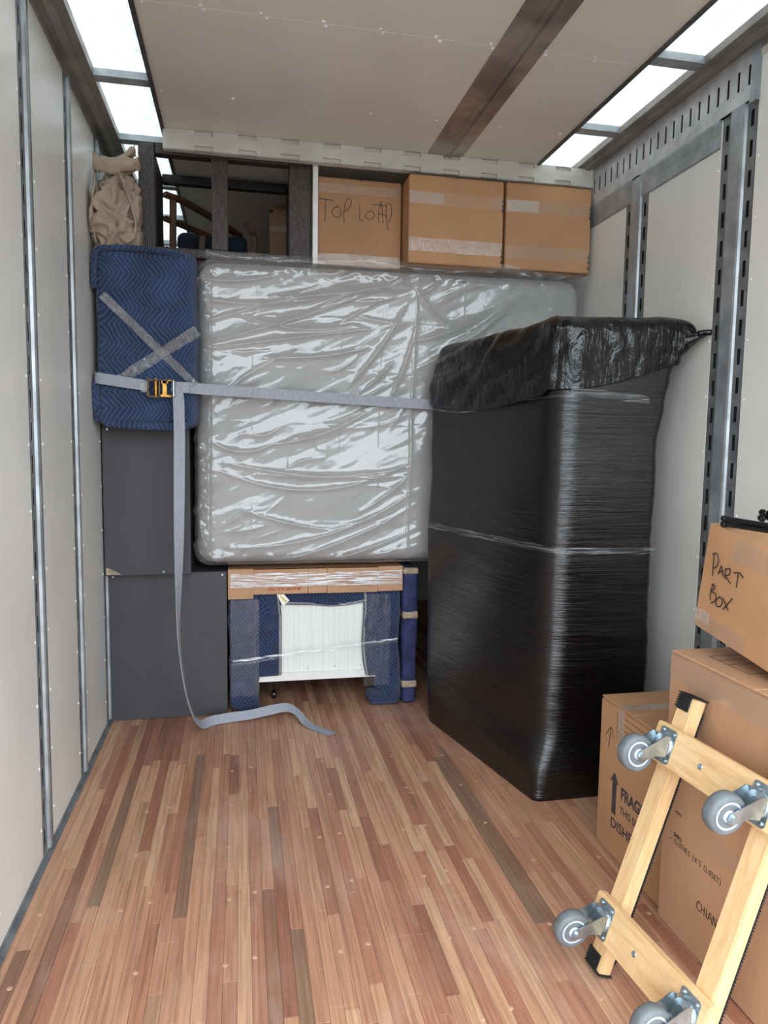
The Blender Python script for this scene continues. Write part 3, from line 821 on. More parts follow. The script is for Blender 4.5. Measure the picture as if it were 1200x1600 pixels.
# loose plastic puffed up along the top edge
v = []; f = []; NX, NJ = 150, 10
for i in range(NX+1):
    x = .5+(2.40-.5)*i/NX
    top = 2.300+.016*max(0, nz((x*5, 1, 0)))+.03*math.exp(-((x-1.25)/.14)**2)+.03*math.exp(-((x-1.98)/.1)**2)
    for j in range(NJ+1):
        t = j/NJ; v.append((x, 3.515-.03*math.sin(t*PI)+nz((x*16, t*4, 2))*.014+.05*t*t-.092*t, 2.235+(top-2.235)*t+nz((x*20, t*3, 7))*.006*t))
for i in range(NX):
    for j in range(NJ): a = i*(NJ+1)+j; f.append((a, a+NJ+1, a+NJ+2, a+1))
o = keep(pyd('bag_top_fold', v, f, 'bag'), mat_root)

# ------------------------------------------------------------------ charcoal cabinets on the left
def cabinet(name, lo, hi, label):
    r = empty(name, ((lo[0]+hi[0])/2, lo[1], lo[2]), label, 'cabinet')
    t = .018
    box('side_panel', (lo[0], lo[1]+.004, lo[2]), (lo[0]+t, hi[1], hi[2]), 'cabinet', r, .0015, 1)
    box('side_panel', (hi[0]-t, lo[1]+.004, lo[2]), (hi[0], hi[1], hi[2]), 'cabinet', r, .0015, 1)
    box('top_panel', (lo[0]+t, lo[1]+.004, hi[2]-t), (hi[0]-t, hi[1], hi[2]), 'cabinet', r, .0015, 1)
    box('base_panel', (lo[0]+t, lo[1]+.004, lo[2]), (hi[0]-t, hi[1], lo[2]+t), 'cabinet', r, .0015, 1)
    b = box('back_panel', (lo[0], lo[1], lo[2]+.002), (hi[0], lo[1]+.004, hi[2]-.002), 'cabinet', r, .001, 1)
    return r, b
rl, bl = cabinet('charcoal_cabinet', (.006, 3.67, 0), (.582, 4.05, .757), 'dark grey cabinet standing on the floor in the left corner')
ru, bu = cabinet('charcoal_cabinet', (.006, 3.595, .7595), (.41, 4.0, 1.487), 'dark grey cabinet stacked under the blue padded bundle')
for c, pts in ((rl, [(.56, 3.67, .74), (.03, 3.67, .74)]), (ru, [(.28, 3.595, .775), (.03, 3.595, 1.47)])):
    for p in pts:
        bm = bmesh.new(); cyl(bm, (p[0], p[1]-.0015, p[2]), (p[0], p[1], p[2]), .005, n=10); keep(obj('screw', bm, 'zinc'), c)
bm = bmesh.new(); prism(bm, [(.012, .765), (.085, .765), (.03, .795), (.012, .80)], lambda a, b, h: Vector((a, 3.595-h, b)), 0, .0015); keep(obj('torn_sticker', bm, 'tan_tape'), ru)

# ------------------------------------------------------------------ blue padded bundle, tape, strap
def softbox(name, lo, hi, rad, mat, parent, lump=.01, nseg=(26, 12, 40), seed=0, freq=4):
    lo, hi = Vector(lo), Vector(hi); c = (lo+hi)/2; hf = (hi-lo)/2; idx = {}; v = []; f = []
    def vert(p):
        k = tuple(round(a, 5) for a in p)
        if k not in idx:
            q = Vector([max(-hf[a]+rad, min(hf[a]-rad, p[a])) for a in range(3)]); d = Vector(p)-q
            s = q+(d.normalized()*rad if d.length > 1e-9 else d)
            if d.length < 1e-9: s = Vector(p)
            nn = d.normalized() if d.length > 1e-9 else Vector(p).normalized()
            w = c+s; w += nn*(nz(w, freq, seed)*lump+nz(w, freq*3, seed+5)*lump*.35)
            idx[k] = len(v); v.append(w)
        return idx[k]
    def grid(ax, s):
        u, w = [a for a in range(3) if a != ax]
        def lin_(n, h):
            a = list(np.linspace(-h+rad, h-rad, n)); e = [rad*(1-math.tan(PI/4*(1-k/4))) for k in range(4)]
            return [-h+x for x in e]+a+[h-x for x in e[::-1]]
        U, V_ = lin_(nseg[u], hf[u]), lin_(nseg[w], hf[w])
        for i in range(len(U)-1):
            for j in range(len(V_)-1):
                q = []
                for a, b in ((i, j), (i+1, j), (i+1, j+1), (i, j+1)):
                    p = [0, 0, 0]; p[ax] = s*hf[ax]; p[u] = U[a]; p[w] = V_[b]; q.append(vert(p))
                if (s > 0) == (ax != 1): f.append(tuple(q))
                else: f.append(tuple(q[::-1]))
    for ax in range(3):
        for s in (-1, 1): grid(ax, s)
    return keep(pyd(name, v, f, mat), parent)
pad = empty('padded_bundle', (.24, 3.55, 1.49), 'bundle wrapped in a blue quilted moving pad with a taped cross', 'bundle')
softbox('moving_pad', (.022, 3.40, 1.478), (.462, 3.585, 2.272), .05, 'quilt', pad, .014, seed=3)
softbox('bundle_core', (.03, 3.57, 1.492), (.42, 3.74, 2.262), .03, 'quilt', pad, .006, seed=8)
bm = bmesh.new(); tube(bm, cat([(.03, 3.415, 1.55), (.06, 3.405, 1.50), (.14, 3.398, 1.487), (.3, 3.396, 1.483), (.42, 3.405, 1.487)], 8), .017, 10); keep(obj('pad_hem', bm, 'quilt', None, True), pad)
bm = bmesh.new(); tube(bm, cat([(.022, 3.43, 1.50), (.017, 3.42, 1.58), (.018, 3.415, 1.66), (.022, 3.42, 1.69)], 8), .016, 10); keep(obj('pad_hem', bm, 'quilt', None, True), pad)
bm = bmesh.new(); tube(bm, cat([(.02, 3.42, 2.09), (.02, 3.415, 2.16), (.035, 3.408, 2.25), (.1, 3.405, 2.268), (.25, 3.405, 2.27), (.40, 3.41, 2.258)], 8), .013, 10); keep(obj('pad_hem', bm, 'quilt', None, True), pad)
def bp(px, py): return Vector((.041+(px-152)*.00274, 3.388, 2.253-(py-390)*.00282))
def tapestrip(a, b, hw, name='clear_tape', parent=pad, mat='tape_silver', n=40, seed=0):
    v = []; f = []; d = (b-a).normalized(); w = Vector((-d.z, 0, d.x))
    for i in range(n+1):
        t = i/n; p = a.lerp(b, t); h = hw*(1+.25*nz((t*6, seed, 1)))
        for k in range(7):
            s = -1+k/3; q = p+w*s*h; e = min(t, 1-t); q.y += -abs(nz((t*22, s*2.5+t*6, seed)))*.014-.002+(.014 if e < .02 else 0); v.append(q)
    for i in range(n):
        for k in range(6): m_ = i*7+k; f.append((m_, m_+1, m_+8, m_+7))
    o = keep(pyd(name, v, f, mat), parent)
tapestrip(bp(157, 458), bp(306, 598), .019, seed=2); tapestrip(bp(180, 592), bp(307, 508), .024, seed=6)
# ratchet strap
strap = empty('ratchet_strap', (.3, 3.38, 0), 'grey webbing ratchet strap across the mattress with its tail trailing on the floor', 'strap')
SW = .0245; bm = bmesh.new()
YB = 3.376
ribbon(bm, cat([(.006, 3.60, 1.70), (.012, 3.47, 1.698), (.022, 3.392, 1.695), (.07, YB, 1.688), (.16, YB-.002, 1.676), (.25, YB-.003, 1.664)], 6), [(0, 0, SW)]*31, .003)
keep(obj('fixed_webbing', bm, 'strap'), strap)
bm = bmesh.new()
mp = cat([(.35, YB-.004, 1.662), (.42, YB-.002, 1.661), (.47, 3.392, 1.659), (.8, 3.43, 1.648), (1.2, 3.470, 1.634), (1.53, 3.4985, 1.623), (1.75, 3.5005, 1.615)], 6)
ribbon(bm, mp, [(0, 0, SW)]*len(mp), .003); keep(obj('main_webbing', bm, 'strap'), strap)
bm = bmesh.new()
tp = [(.372, 3.366, 1.655), (.381, 3.358, 1.60), (.383, 3.355, 1.45), (.380, 3.355, 1.25), (.376, 3.358, 1.05), (.372, 3.362, .87), (.368, 3.365, .70), (.366, 3.37, .55), (.374, 3.375, .40), (.392, 3.385, .25), (.42, 3.41, .12), (.455, 3.46, .04), (.50, 3.53, .022), (.58, 3.56, .024), (.70, 3.57, .03), (.80, 3.585, .042), (.885, 3.585, .05), (.935, 3.545, .035), (.965, 3.48, .014), (1.0, 3.42, .005), (1.05, 3.36, .004), (1.085, 3.315, .004)]
tw = [(1, 0, 0), (1, 0, 0), (1, 0, 0), (.97, .25, 0), (.9, .43, 0), (.7, .7, -.1), (.4, .9, -.15), (.18, .95, -.2), (.08, .95, -.27), (.05, .93, -.3), (-.1, .95, .1), (-.3, .7, .6), (-.3, .55, .78), (-.1, .6, .8), (-.08, .6, .8), (-.05, .6, .8), (.1, .75, .65), (.45, .85, .25), (.75, .66, .05), (.83, .55, 0), (.83, .55, 0), (.83, .55, 0)]
pp = cat(tp, 6); ww = cat([Vector(w).normalized() for w in tw], 6)
ww = [w.normalized()*SW for w in ww]
for i, p in enumerate(pp):
    low = p.z-abs(ww[i].z)
    if low < .003: p.z += .003-low
ribbon(bm, pp, ww, .003); keep(obj('webbing_tail', bm, 'strap'), strap)
# ratchet buckle: side plates, spindle, release bar, handle
RX, RZ = .2475, 1.655; rb = bmesh.new()
def rbx(lo, hi, bm_=None): bx(bm_ or rb, (RX+lo[0], YB-.03+lo[1], RZ+lo[2]), (RX+hi[0], YB-.03+hi[1], RZ+hi[2]))
rb.free()
for za, zb in ((.033, .037), (-.041, -.037)):
    hb = bmesh.new(); rbx((0, .0, za), (.118, .03, zb), hb); keep(obj('side_plate', hb, 'brass_dark'), strap)
hb = bmesh.new(); rbx((0, -.006, -.043), (.008, .004, .041), hb); rbx((0, -.006, .030), (.055, .0, .036), hb); rbx((0, -.006, -.043), (.055, .0, -.037), hb); rbx((.05, -.006, -.04), (.056, .002, .036), hb); keep(obj('ratchet_handle', hb, 'brass_dark'), strap)
hb = bmesh.new(); cyl(hb, (RX+.036, YB-.022, RZ-.045), (RX+.036, YB-.022, RZ+.04), .009, n=16); keep(obj('spindle', hb, 'brass'), strap)
hb = bmesh.new(); rbx((.066, -.004, -.036), (.084, .012, .03), hb); rbx((.058, -.005, -.04), (.1, .01, -.03), hb); rbx((.062, -.004, .02), (.09, .006, .03), hb); keep(obj('release_bar', hb, 'brass'), strap)
for zz in (-.036, .03):
    hb = bmesh.new(); q = Matrix.Translation((RX+.095, YB-.024, RZ+zz)); lathe(hb, [(.012, 0), (.014, .002), (.014, .005), (.012, .007)], q, 14)
    keep(obj('gear_wheel', hb, 'brass'), strap)
hb = bmesh.new(); cyl(hb, (RX+.113, YB-.02, RZ-.042), (RX+.113, YB-.02, RZ+.038), .006, n=14); keep(obj('cross_bolt', hb, 'zinc'), strap)
hb = bmesh.new()
for k in range(6): ribbon(hb, cat([(RX-.028+.004*j, YB-.0055, RZ+.018-k*.007+(.002 if j % 2 else -.002)) for j in range(7)], 2), [(0, 0, .0009)]*13, .001)
keep(obj('stitching', hb, 'white_board'), strap)
hb = bmesh.new(); tube(hb, [(.008, 3.62, 1.735), (.012, 3.585, 1.735), (.014, 3.57, 1.72), (.014, 3.57, 1.68), (.012, 3.585, 1.665), (.008, 3.62, 1.665)], .005, 8); keep(obj('end_hook', hb, 'brass', None, True), strap)

# ------------------------------------------------------------------ pad-wrapped desk under the mattress
desk = empty('wrapped_desk', (1.05, 3.9, 0), 'white desk wrapped in navy quilted pads and cardboard under the mattress', 'desk')
FY = 3.67
box('white_panel', (.70, FY+.045, .195), (1.40, FY+.06, .60), 'white_ribbed', desk, .001, 1)
box('bottom_rail', (.665, FY+.03, .152), (1.40, FY+.062, .196), 'white_board', desk, .002, 1)
for x in (1.005, 1.15, 1.29):
    bm = bmesh.new(); cyl(bm, (x, FY+.0435, .215), (x, FY+.045, .215), .004, n=8); keep(obj('screw', bm, 'zinc'), desk)
box('desk_top', (.62, FY+.03, .70), (1.49, 4.3, .755), 'white_board', desk, .004, 2)
def padcol(x0, x1, z0, z1, seed, y0=FY, y1=FY+.11, mat='quilt_dark', rad=.03): return softbox('moving_pad', (x0, y0, z0), (x1, y1, z1), rad, mat, desk, .02, (10, 8, 34), seed, 5)
padcol(.593, .735, .012, .64, 11); padcol(1.372, 1.503, .012, .64, 15)
padcol(.60, .70, .01, .64, 17, 4.15, 4.25); padcol(1.40, 1.50, .01, .64, 19, 4.15, 4.25)
softbox('pad_foot', (1.33, FY-.02, .004), (1.50, FY+.10, .075), .03, 'quilt_dark', desk, .02, (12, 8, 5), 21, 6)
softbox('pad_foot', (.60, FY-.012, .004), (.75, FY+.10, .07), .03, 'quilt_dark', desk, .02, (12, 8, 5), 23, 6)
def flap(name, outline_fn, z0, z1, n, mat, ybase, bulge, seed, hem=True):   # hanging pad strip
    v = []; f = []; NXx = 12
    for j in range(n+1):
        t = j/n; z = z0+(z1-z0)*t; a, b = outline_fn(t)
        for i in range(NXx+1):
            s = i/NXx; v.append((a+(b-a)*s, ybase-bulge*math.sin(s*PI)*.7-bulge*nz((s*2.5, t*4, seed))*.8, z))
    for j in range(n):
        for i in range(NXx): m_ = j*(NXx+1)+i; f.append((m_, m_+1, m_+NXx+2, m_+NXx+1))
    o = keep(pyd(name, v, f, mat), desk); o.modifiers.new('solid', 'SOLIDIFY').thickness = .008
    if hem:
        for off in (.006, .012):
            bm = bmesh.new()
            pts = [Vector((outline_fn(t)[hem-1 if hem in (1, 2) else 1]+(-off if hem != 1 else off), ybase-.008, z0+(z1-z0)*t)) for t in np.linspace(0, 1, 20)]
            tube(bm, pts, .0011, 5); keep(obj('hem_stitch', bm, 'white_rivet'), desk)
flap('hanging_pad', lambda t: (.715+.03*t*(1-t), .862-.05*max(0, t-.75)), .19, .63, 24, 'quilt_dark', FY+.02, .018, 3, 2)
flap('hanging_pad', lambda t: (1.315-.03*t-.012*math.sin(t*5), 1.40), .165, .63, 24, 'quilt_dark', FY+.02, .016, 6, 1)
v = []; f = []
for i in range(31):
    s = i/30
    for j in range(9):
        t = j/8; z = .555+.02*s+.012*math.sin(s*7)*(1-t)-.006*math.sin(s*3)+(.64-.56)*t; v.append((.78+(1.36-.78)*s, FY+.028-.014*nz((s*5, t*2, 4)), z))
for i in range(30):
    for j in range(8): m_ = i*9+j; f.append((m_, m_+9, m_+10, m_+1))
o = keep(pyd('hanging_pad', v, f, 'quilt_dark'), desk); o.modifiers.new('solid', 'SOLIDIFY').thickness = .008
for off in (.006, .012):
    bm = bmesh.new(); tube(bm, [Vector(v[i*9])+Vector((0, -.002, off)) for i in range(31)], .0011, 5); keep(obj('hem_stitch', bm, 'white_rivet'), desk)
# cardboard edge guard along the top
for a, b, z0, yo in ((.588, .716, .612, -.012), (.716, .998, .632, -.004), (1.0, 1.098, .632, -.004), (1.10, 1.372, .630, -.004), (1.372, 1.507, .634, -.010)):
    box('cardboard_guard', (a, FY+yo, z0), (b, FY+yo+.006, .768), 'card2', desk, .001, 1)
box('cardboard_guard', (.588, FY-.004, .762), (1.507, FY+.25, .768), 'card2', desk, .001, 1)
box('cardboard_guard', (.588, FY-.006, .63), (.594, FY+.25, .762), 'card2', desk, .001, 1)
text('printed_line', 'SIZE : 4 PC MEDIUM', .019, lambda a, b, h: Vector((.792+a, FY-.004-h, .652+b)), 'print_red', desk, .0004, 1.0)
def film_sheet(name, x0, x1, z0, z1, y, mat, n=(16, 24), amp=.006, tilt=0., seed=0, parent=None):
    v = []; f = []
    for j in range(n[1]+1):
        for i in range(n[0]+1):
            s, t = i/n[0], j/n[1]; v.append((x0+(x1-x0)*s, y-amp*abs(nz((s*5, t*7, seed)))-amp*.5, z0+(z1-z0)*t+tilt*s))
    for j in range(n[1]):
        for i in range(n[0]): m_ = j*(n[0]+1)+i; f.append((m_, m_+1, m_+n[0]+2, m_+n[0]+1))
    o = keep(pyd(name, v, f, mat), parent or desk)
film_sheet('clear_wrap', .60, .745, .10, .61, FY-.018, 'wrapclear', seed=2)
film_sheet('clear_wrap', 1.30, 1.44, .12, .62, FY-.016, 'wrapclear', seed=5)
film_sheet('clear_wrap', .60, 1.50, .672, .748, FY-.016, 'streak_strong', (60, 12), .006, 0, 8)
film_sheet('clear_wrap', .61, 1.48, .285, .297, FY-.03, 'streak_strong', (60, 3), .004, .085, 9)
film_sheet('clear_wrap', .61, 1.48, .268, .277, FY-.028, 'wrapclear', (60, 3), .004, .09, 12)
bm = bmesh.new(); prism(bm, [(.836, .632), (.872, .632), (.902, .600), (.868, .566)], lambda a, b, h: Vector((a, FY-.012-h, b)), 0, .001); tg = keep(obj('care_tag', bm, 'white_board'), desk)
bm = bmesh.new(); prism(bm, [(.846, .628), (.856, .628), (.888, .594), (.882, .588)], lambda a, b, h: Vector((a, FY-.013-h, b)), 0, .0006); o = obj('tag_stripe', bm, 'yellow'); keep(o, tg)
bm = bmesh.new(); lathe(bm, [(.02, -.01), (.024, -.006), (.024, .006), (.02, .01)], Matrix.Translation((.83, FY+.20, .024))@Matrix.Rotation(PI/2, 4, 'Y'), 18); bx(bm, (.812, FY+.19, .024), (.816, FY+.21, .16)); bx(bm, (.844, FY+.19, .024), (.848, FY+.21, .16)); bx(bm, (.812, FY+.18, .14), (.848, FY+.22, .16)); keep(obj('caster', bm, 'black_plastic'), desk)
# narrow wrapped panel beside it
nar = empty('navy_bundle', (1.555, 3.75, 0), 'narrow navy wrapped bundle wedged between the desk and the black sofa', 'bundle')
softbox('moving_pad', (1.512, 3.655, .004), (1.592, 4.1, .762), .02, 'blanket_navy', nar, .008, (8, 20, 30), 31, 6)
for z, h in ((.74, .018), (.50, .022), (.115, .02)): softbox('tan_tape', (1.5095, 3.648, z-h), (1.5945, 4.08, z+h), .012, 'tan_tape', nar, .003, (8, 12, 4), 33, 8)

# ------------------------------------------------------------------ cartons
GL = {'A': [[(0, 0), (.4, 1), (.8, 0)], [(.15, .4), (.68, .4)]], 'C': [[(.75, .85), (.4, 1), (.08, .6), (.15, .15), (.5, 0), (.78, .12)]], 'H': [[(.08, 1), (.08, 0)], [(.68, 1), (.68, 0)], [(.08, .5), (.68, .52)]],
      'I': [[(.2, 1), (.2, 0)]], 'N': [[(.08, 0), (.1, 1)], [(.1, 1), (.62, 0)], [(.62, 0), (.66, 1)]], 'E': [[(.65, 1), (.1, .98)], [(.1, .98), (.1, 0)], [(.1, 0), (.65, .02)], [(.1, .52), (.55, .52)]],
      'S': [[(.65, .88), (.35, 1), (.12, .75), (.55, .42), (.6, .12), (.3, 0), (.08, .12)]], 'O': [[(.38, 1), (.08, .6), (.15, .12), (.45, 0), (.7, .4), (.6, .88), (.38, 1)]], 'L': [[(.1, 1), (.1, 0)], [(.1, 0), (.6, .02)]],
      'T': [[(0, 1), (.75, 1)], [(.38, 1), (.36, 0)]], 'K': [[(.1, 1), (.1, 0)], [(.62, 1), (.12, .45)], [(.2, .52), (.68, 0)]], '(': [[(.4, 1.15), (.12, .7), (.14, .2), (.4, -.2)]], ')': [[(.1, 1.15), (.42, .7), (.4, .2), (.1, -.2)]],
      "'": [[(.15, 1), (.1, .75)]], '-': [[(.1, .45), (.6, .47)]], ' ': []}
def hand_lines(s, x, z, h, adv=.82):
    out = []
    for ch in s:
        for ln in GL.get(ch, []): out.append([(x+a*h*.8, z+b*h) for a, b in ln])
        x += h*(.45 if ch in "I'" else adv)*.9
    return out
def carton(name, lo, hi, label, mat='card', bev=.004, rotx=0, pivot=None, seam='x', tapes=True):
    lo, hi = Vector(lo), Vector(hi); c = Vector(((lo.x+hi.x)/2, (lo.y+hi.y)/2, lo.z))
    r = empty(name, c, label, 'cardboard box')
    bm = bmesh.new(); bx(bm, lo, hi-Vector((0, 0, .006))); bmesh.ops.bevel(bm, geom=bm.edges[:], offset=bev, segments=2, affect='EDGES'); keep(obj('box_body', bm, mat), r)
    g = .0015; my = (lo.y+hi.y)/2; mx = (lo.x+hi.x)/2
    if seam == 'x': sp = [((lo.x, lo.y), (hi.x, my-g)), ((lo.x, my+g), (hi.x, hi.y))]
    else: sp = [((lo.x, lo.y), (mx-g, hi.y)), ((mx+g, lo.y), (hi.x, hi.y))]
    for a, b in sp: box('top_flap', (a[0]+.002, a[1]+.002, hi.z-.006), (b[0]-.002 if seam == 'x' or b[0] > mx else b[0], b[1]-.002 if seam != 'x' or b[1] > my else b[1], hi.z), mat, r, .002, 1)
    return r
def sheet(name, fn, a0, a1, b0, b1, mat, parent, n=(24, 6), amp=.0015, seed=0, wob=0.004):
    v = []; f = []
    for j in range(n[1]+1):
        for i in range(n[0]+1):
            s, t = i/n[0], j/n[1]; v.append(fn(a0+(a1-a0)*s, b0+(b1-b0)*t+wob*nz((s*4, t*.5, seed)), .0008+amp*abs(nz((s*14, t*4, seed)))))
    for j in range(n[1]):
        for i in range(n[0]): m_ = j*(n[0]+1)+i; f.append((m_, m_+1, m_+n[0]+2, m_+n[0]+1))
    o = keep(pyd(name, v, f, mat), parent); return o
FX = lambda y0: (lambda a, b, h: Vector((a, y0-h, b)))            # faces towards the rear
FL = lambda x0: (lambda a, b, h: Vector((x0-h, a, b)))            # faces the left wall
tl = carton('top_load_carton', (1.034, 3.62, 2.304), (1.458, 4.0, 2.728), 'carton hand-lettered TOP LOAD on the mattress beside the white board', 'card', seam='y')
def c8(pts): return [(1.03+(480+a/6.667-495)/133*.43, 2.722-(270+b/6.667-281)/134*.42) for a, b in pts]
L8 = [[(120, 288), (190, 290), (270, 297)], [(190, 290), (190, 400), (183, 520)], [(320, 352), (270, 380), (258, 430), (300, 462), (345, 440), (350, 390), (320, 352), (290, 365)], [(385, 515), (376, 430), (395, 310), (425, 264), (456, 285), (440, 345), (405, 385), (375, 405)], [(537, 325), (545, 400), (545, 472), (585, 470)], [(660, 370), (615, 400), (605, 440), (650, 458), (695, 430), (690, 385), (660, 370)], [(680, 303), (760, 304), (830, 310)], [(740, 490), (745, 380), (765, 268), (778, 320), (790, 490)], [(735, 393), (785, 398), (832, 407)], [(826, 285), (822, 400), (845, 555)], [(828, 278), (868, 290), (880, 370), (865, 440), (845, 470)]]
strokes('handwriting', [c8(l) for l in L8], FX(3.62), .0016, 'ink', tl)
sheet('packing_tape', FX(3.619), 1.036, 1.455, 2.655, 2.70, 'tape', tl, seed=1); sheet('packing_tape', FX(3.619), 1.036, 1.455, 2.308, 2.362, 'tape_pale', tl, seed=2)
def edgeprint(x, y, zs_, parent):
    bm = bmesh.new()
    o = None
    for z in zs_:
        bm = bmesh.new(); bx(bm, (x-.006, y-.0008, z), (x+.002, y+.0001, z+.016)); keep(obj('edge_mark', bm, 'print'), parent)
b2 = carton('plain_carton', (1.466, 3.48, 2.310), (1.951, 3.96, 2.728), 'plain taped carton with a bare left side, middle of the three on the mattress', 'card3', seam='y')
b3 = carton('plain_carton', (1.967, 3.485, 2.313), (2.428, 3.95, 2.732), 'plain taped carton jammed against the right wall below the header', 'card3', seam='y')
for b, x0, x1, y, s in ((b2, 1.468, 1.949, 3.4795, 3), (b3, 1.969, 2.426, 3.4845, 7)):
    sheet('packing_tape', FX(y), x0, x1, 2.59, 2.65, 'tape', b, seed=s); sheet('packing_tape', FX(y), x0, x0+.17, 2.595, 2.648, 'tape_pale', b, seed=s+1)
    sheet('packing_tape', FX(y), x0, x1, 2.365, 2.43, 'tape_pale' if s == 3 else 'tape', b, seed=s+2)
    edgeprint(x1-.002, y, (2.60, 2.625, 2.33, 2.36, 2.385, 2.58), b)
dish = carton('dish_carton', (1.913, 1.828, 0), (2.36, 2.245, .54), 'short carton printed FRAGILE with an up arrow, between the sofa and the dolly', 'card', .006)
DF = FL(1.913)
DT = lambda y0, z0, sh=0.: (lambda a, b, h: Vector((1.913-h, y0-a, z0+b+a*sh)))
text('printed_word', 'FRAGILE', .056, DT(2.089, .232, .02), 'print', dish, .0022, .84)
text('printed_word', 'THIS SIDE UP', .036, DT(2.09, .180, .02), 'print', dish, .0005, .88)
text('printed_word', 'DISHES', .049, DT(2.147, .106, .03), 'print', dish, .0009, 1.04)
bm = bmesh.new(); prism(bm, [(2.144, .155), (2.144, .268), (2.158, .268), (2.132, .303), (2.106, .268), (2.118, .268), (2.118, .155)], DF, 0, .0007); keep(obj('printed_arrow', bm, 'print'), dish)
strokes('handwriting', [[(2.181, .371), (2.176, .41), (2.170, .448)], [(2.203, .41), (2.170, .448), (2.152, .418)]], DF, .0016, 'ink', dish)
strokes('printed_form', [[(2.12, .512-.022*k), (1.90, .508-.022*k)] for k in range(4)]+[[(2.134, .517), (2.128, .43)]], DF, .0010, 'print', dish, sm=0)
strokes('printed_form', [[(2.126-.004*k, .452+(.004 if k % 2 else -.003)) for k in range(7)], [(2.126-.004*k, .432+(.004 if k % 2 else -.003)) for k in range(5)]], DF, .0010, 'print', dish, sm=0)
sheet('packing_tape', DF, 2.125, 2.085, .40, .536, 'tape_pale', dish, (6, 16), seed=12)
sheet('packing_tape', lambda a, b, h: Vector((a, b, .54+h)), 1.915, 2.355, 2.075, 2.125, 'tape_pale', dish, seed=13)
big = carton('tall_carton', (1.890, 1.12, 0), (2.40, 1.82, .828), 'tall carton behind the wooden dolly, hand-lettered low on its side', 'card2', .006)
BT = FL(1.890)
sheet('packing_tape', BT, 1.13, 1.815, .748, .822, 'tape', big, seed=21)
sheet('packing_tape', BT, 1.13, 1.60, .33, .385, 'tape', big, seed=22)
hl = lambda s, y, z, h: [[(2*y-a, b) for a, b in l] for l in hand_lines(s, y, z, h)]
strokes('handwriting', hl('CHIANE', 1.64, .145, .026), BT, .0013, 'ink', big)
strokes('handwriting', hl("- CLOTHES (K'S CLOSET)", 1.775, .270, .0145), BT, .0009, 'ink', big)
strokes('handwriting', hl('- SHOES', 1.775, .291, .011), BT, .0009, 'ink', big)
strokes('handwriting', [[(1.758-.0045*k, .366+(.004 if k % 2 else -.004)) for k in range(8)]], BT, .0008, 'ink', big)
strokes('printed_form', [[(1.96, 1.74), (2.2, 1.74), (2.2, 1.58), (1.96, 1.58), (1.96, 1.74)], [(1.96, 1.70), (2.2, 1.70)], [(1.96, 1.66), (2.2, 1.66)]], lambda a, b, h: Vector((a, b, .828+h)), .0012, 'print', big, sm=0)
# part box, tilted, on top of the tall carton
pb = empty('part_box', (1.955, 1.33, .8295), 'tilted carton hand-lettered PART BOX on top of the tall carton', 'cardboard box')
TA = R_(9)
pb.rotation_euler = (TA, 0, 0)
def inv(y, z):   # world (y,z) on the left face -> local (y,z)
    dy, dz = y-1.33, z-.8295; return (dy*math.cos(TA)+dz*math.sin(TA), -dy*math.sin(TA)+dz*math.cos(TA))
def lobj(o): o.parent = pb; o.matrix_parent_inverse = Matrix(); return o
PH, PL_, PW = .300, .485, .36
bm = bmesh.new(); vs_, _ = bx(bm, (0, 0, 0), (PW, PL_, PH))
bmesh.ops.subdivide_edges(bm, edges=bm.edges[:], cuts=5, use_grid_fill=True)
for q in bm.verts:
    k = math.sin(max(0, min(1, q.co.y/PL_))*PI)*math.sin(max(0, min(1, q.co.z/PH))*PI)
    if q.co.x < .001: q.co.x -= .008*k
    if q.co.z < .001: q.co.z += .0
lobj(obj('box_body', bm, 'card3', None, False))
for a, b in ((0, PW/2-.002), (PW/2+.002, PW)):
    bm = bmesh.new(); vs_, _ = bx(bm, (a, .0, PH), (b, PL_, PH+.005)); lobj(obj('top_flap', bm, 'card3'))
PT = lambda a, b, h: Vector((-.0085-h, a, b))
PBW = {'P': [[(1.728, 1.123), (1.729, 1.09), (1.729, 1.062)], [(1.736, 1.122), (1.718, 1.127), (1.708, 1.112), (1.712, 1.094), (1.727, 1.084)]], 'A': [[(1.706, 1.071), (1.695, 1.097)], [(1.695, 1.097), (1.685, 1.068)], [(1.705, 1.077), (1.687, 1.084)]], 'R': [[(1.678, 1.091), (1.678, 1.064)], [(1.68, 1.089), (1.66, 1.094), (1.661, 1.078), (1.676, 1.072), (1.654, 1.055)]],
       'T': [[(1.644, 1.086), (1.622, 1.09), (1.607, 1.079)], [(1.627, 1.088), (1.631, 1.049)]], 'B': [[(1.724, 1.041), (1.733, 1.017), (1.733, .992)], [(1.732, 1.038), (1.718, 1.037), (1.72, 1.027), (1.73, 1.018), (1.712, 1.014), (1.712, .996), (1.73, .985)]], 'O': [[(1.694, 1.011), (1.709, .997), (1.705, .983), (1.689, .985), (1.683, 1.001), (1.694, 1.011)]], 'X': [[(1.681, 1.01), (1.656, .979)], [(1.643, 1.017), (1.678, .979)]]}
bm_lines = [[inv(*p) for p in l] for k in PBW for l in PBW[k]]
def local_strokes(name, lines, fn, half, mat):
    o = strokes(name, lines, fn, half, mat, pb); o.matrix_parent_inverse = Matrix(); return o
local_strokes('handwriting', bm_lines, PT, .0017, 'ink')
def local_sheet(*a, **k): o = sheet(*a, **k); o.matrix_parent_inverse = Matrix(); return o
PT0 = lambda a, b, h: Vector((-.001-.008*math.sin(max(0, min(1, a/PL_))*PI)*math.sin(max(0, min(1, b/PH))*PI)-h, a, b))
local_sheet('packing_tape', PT0, .20, .37, .235, .298, 'tape', pb, seed=31); local_sheet('packing_tape', PT0, .42, .484, .02, .055, 'tape_pale', pb, (8, 6), .004, 32); local_sheet('packing_tape', PT0, .27, .484, .0, .05, 'tape', pb, seed=33)
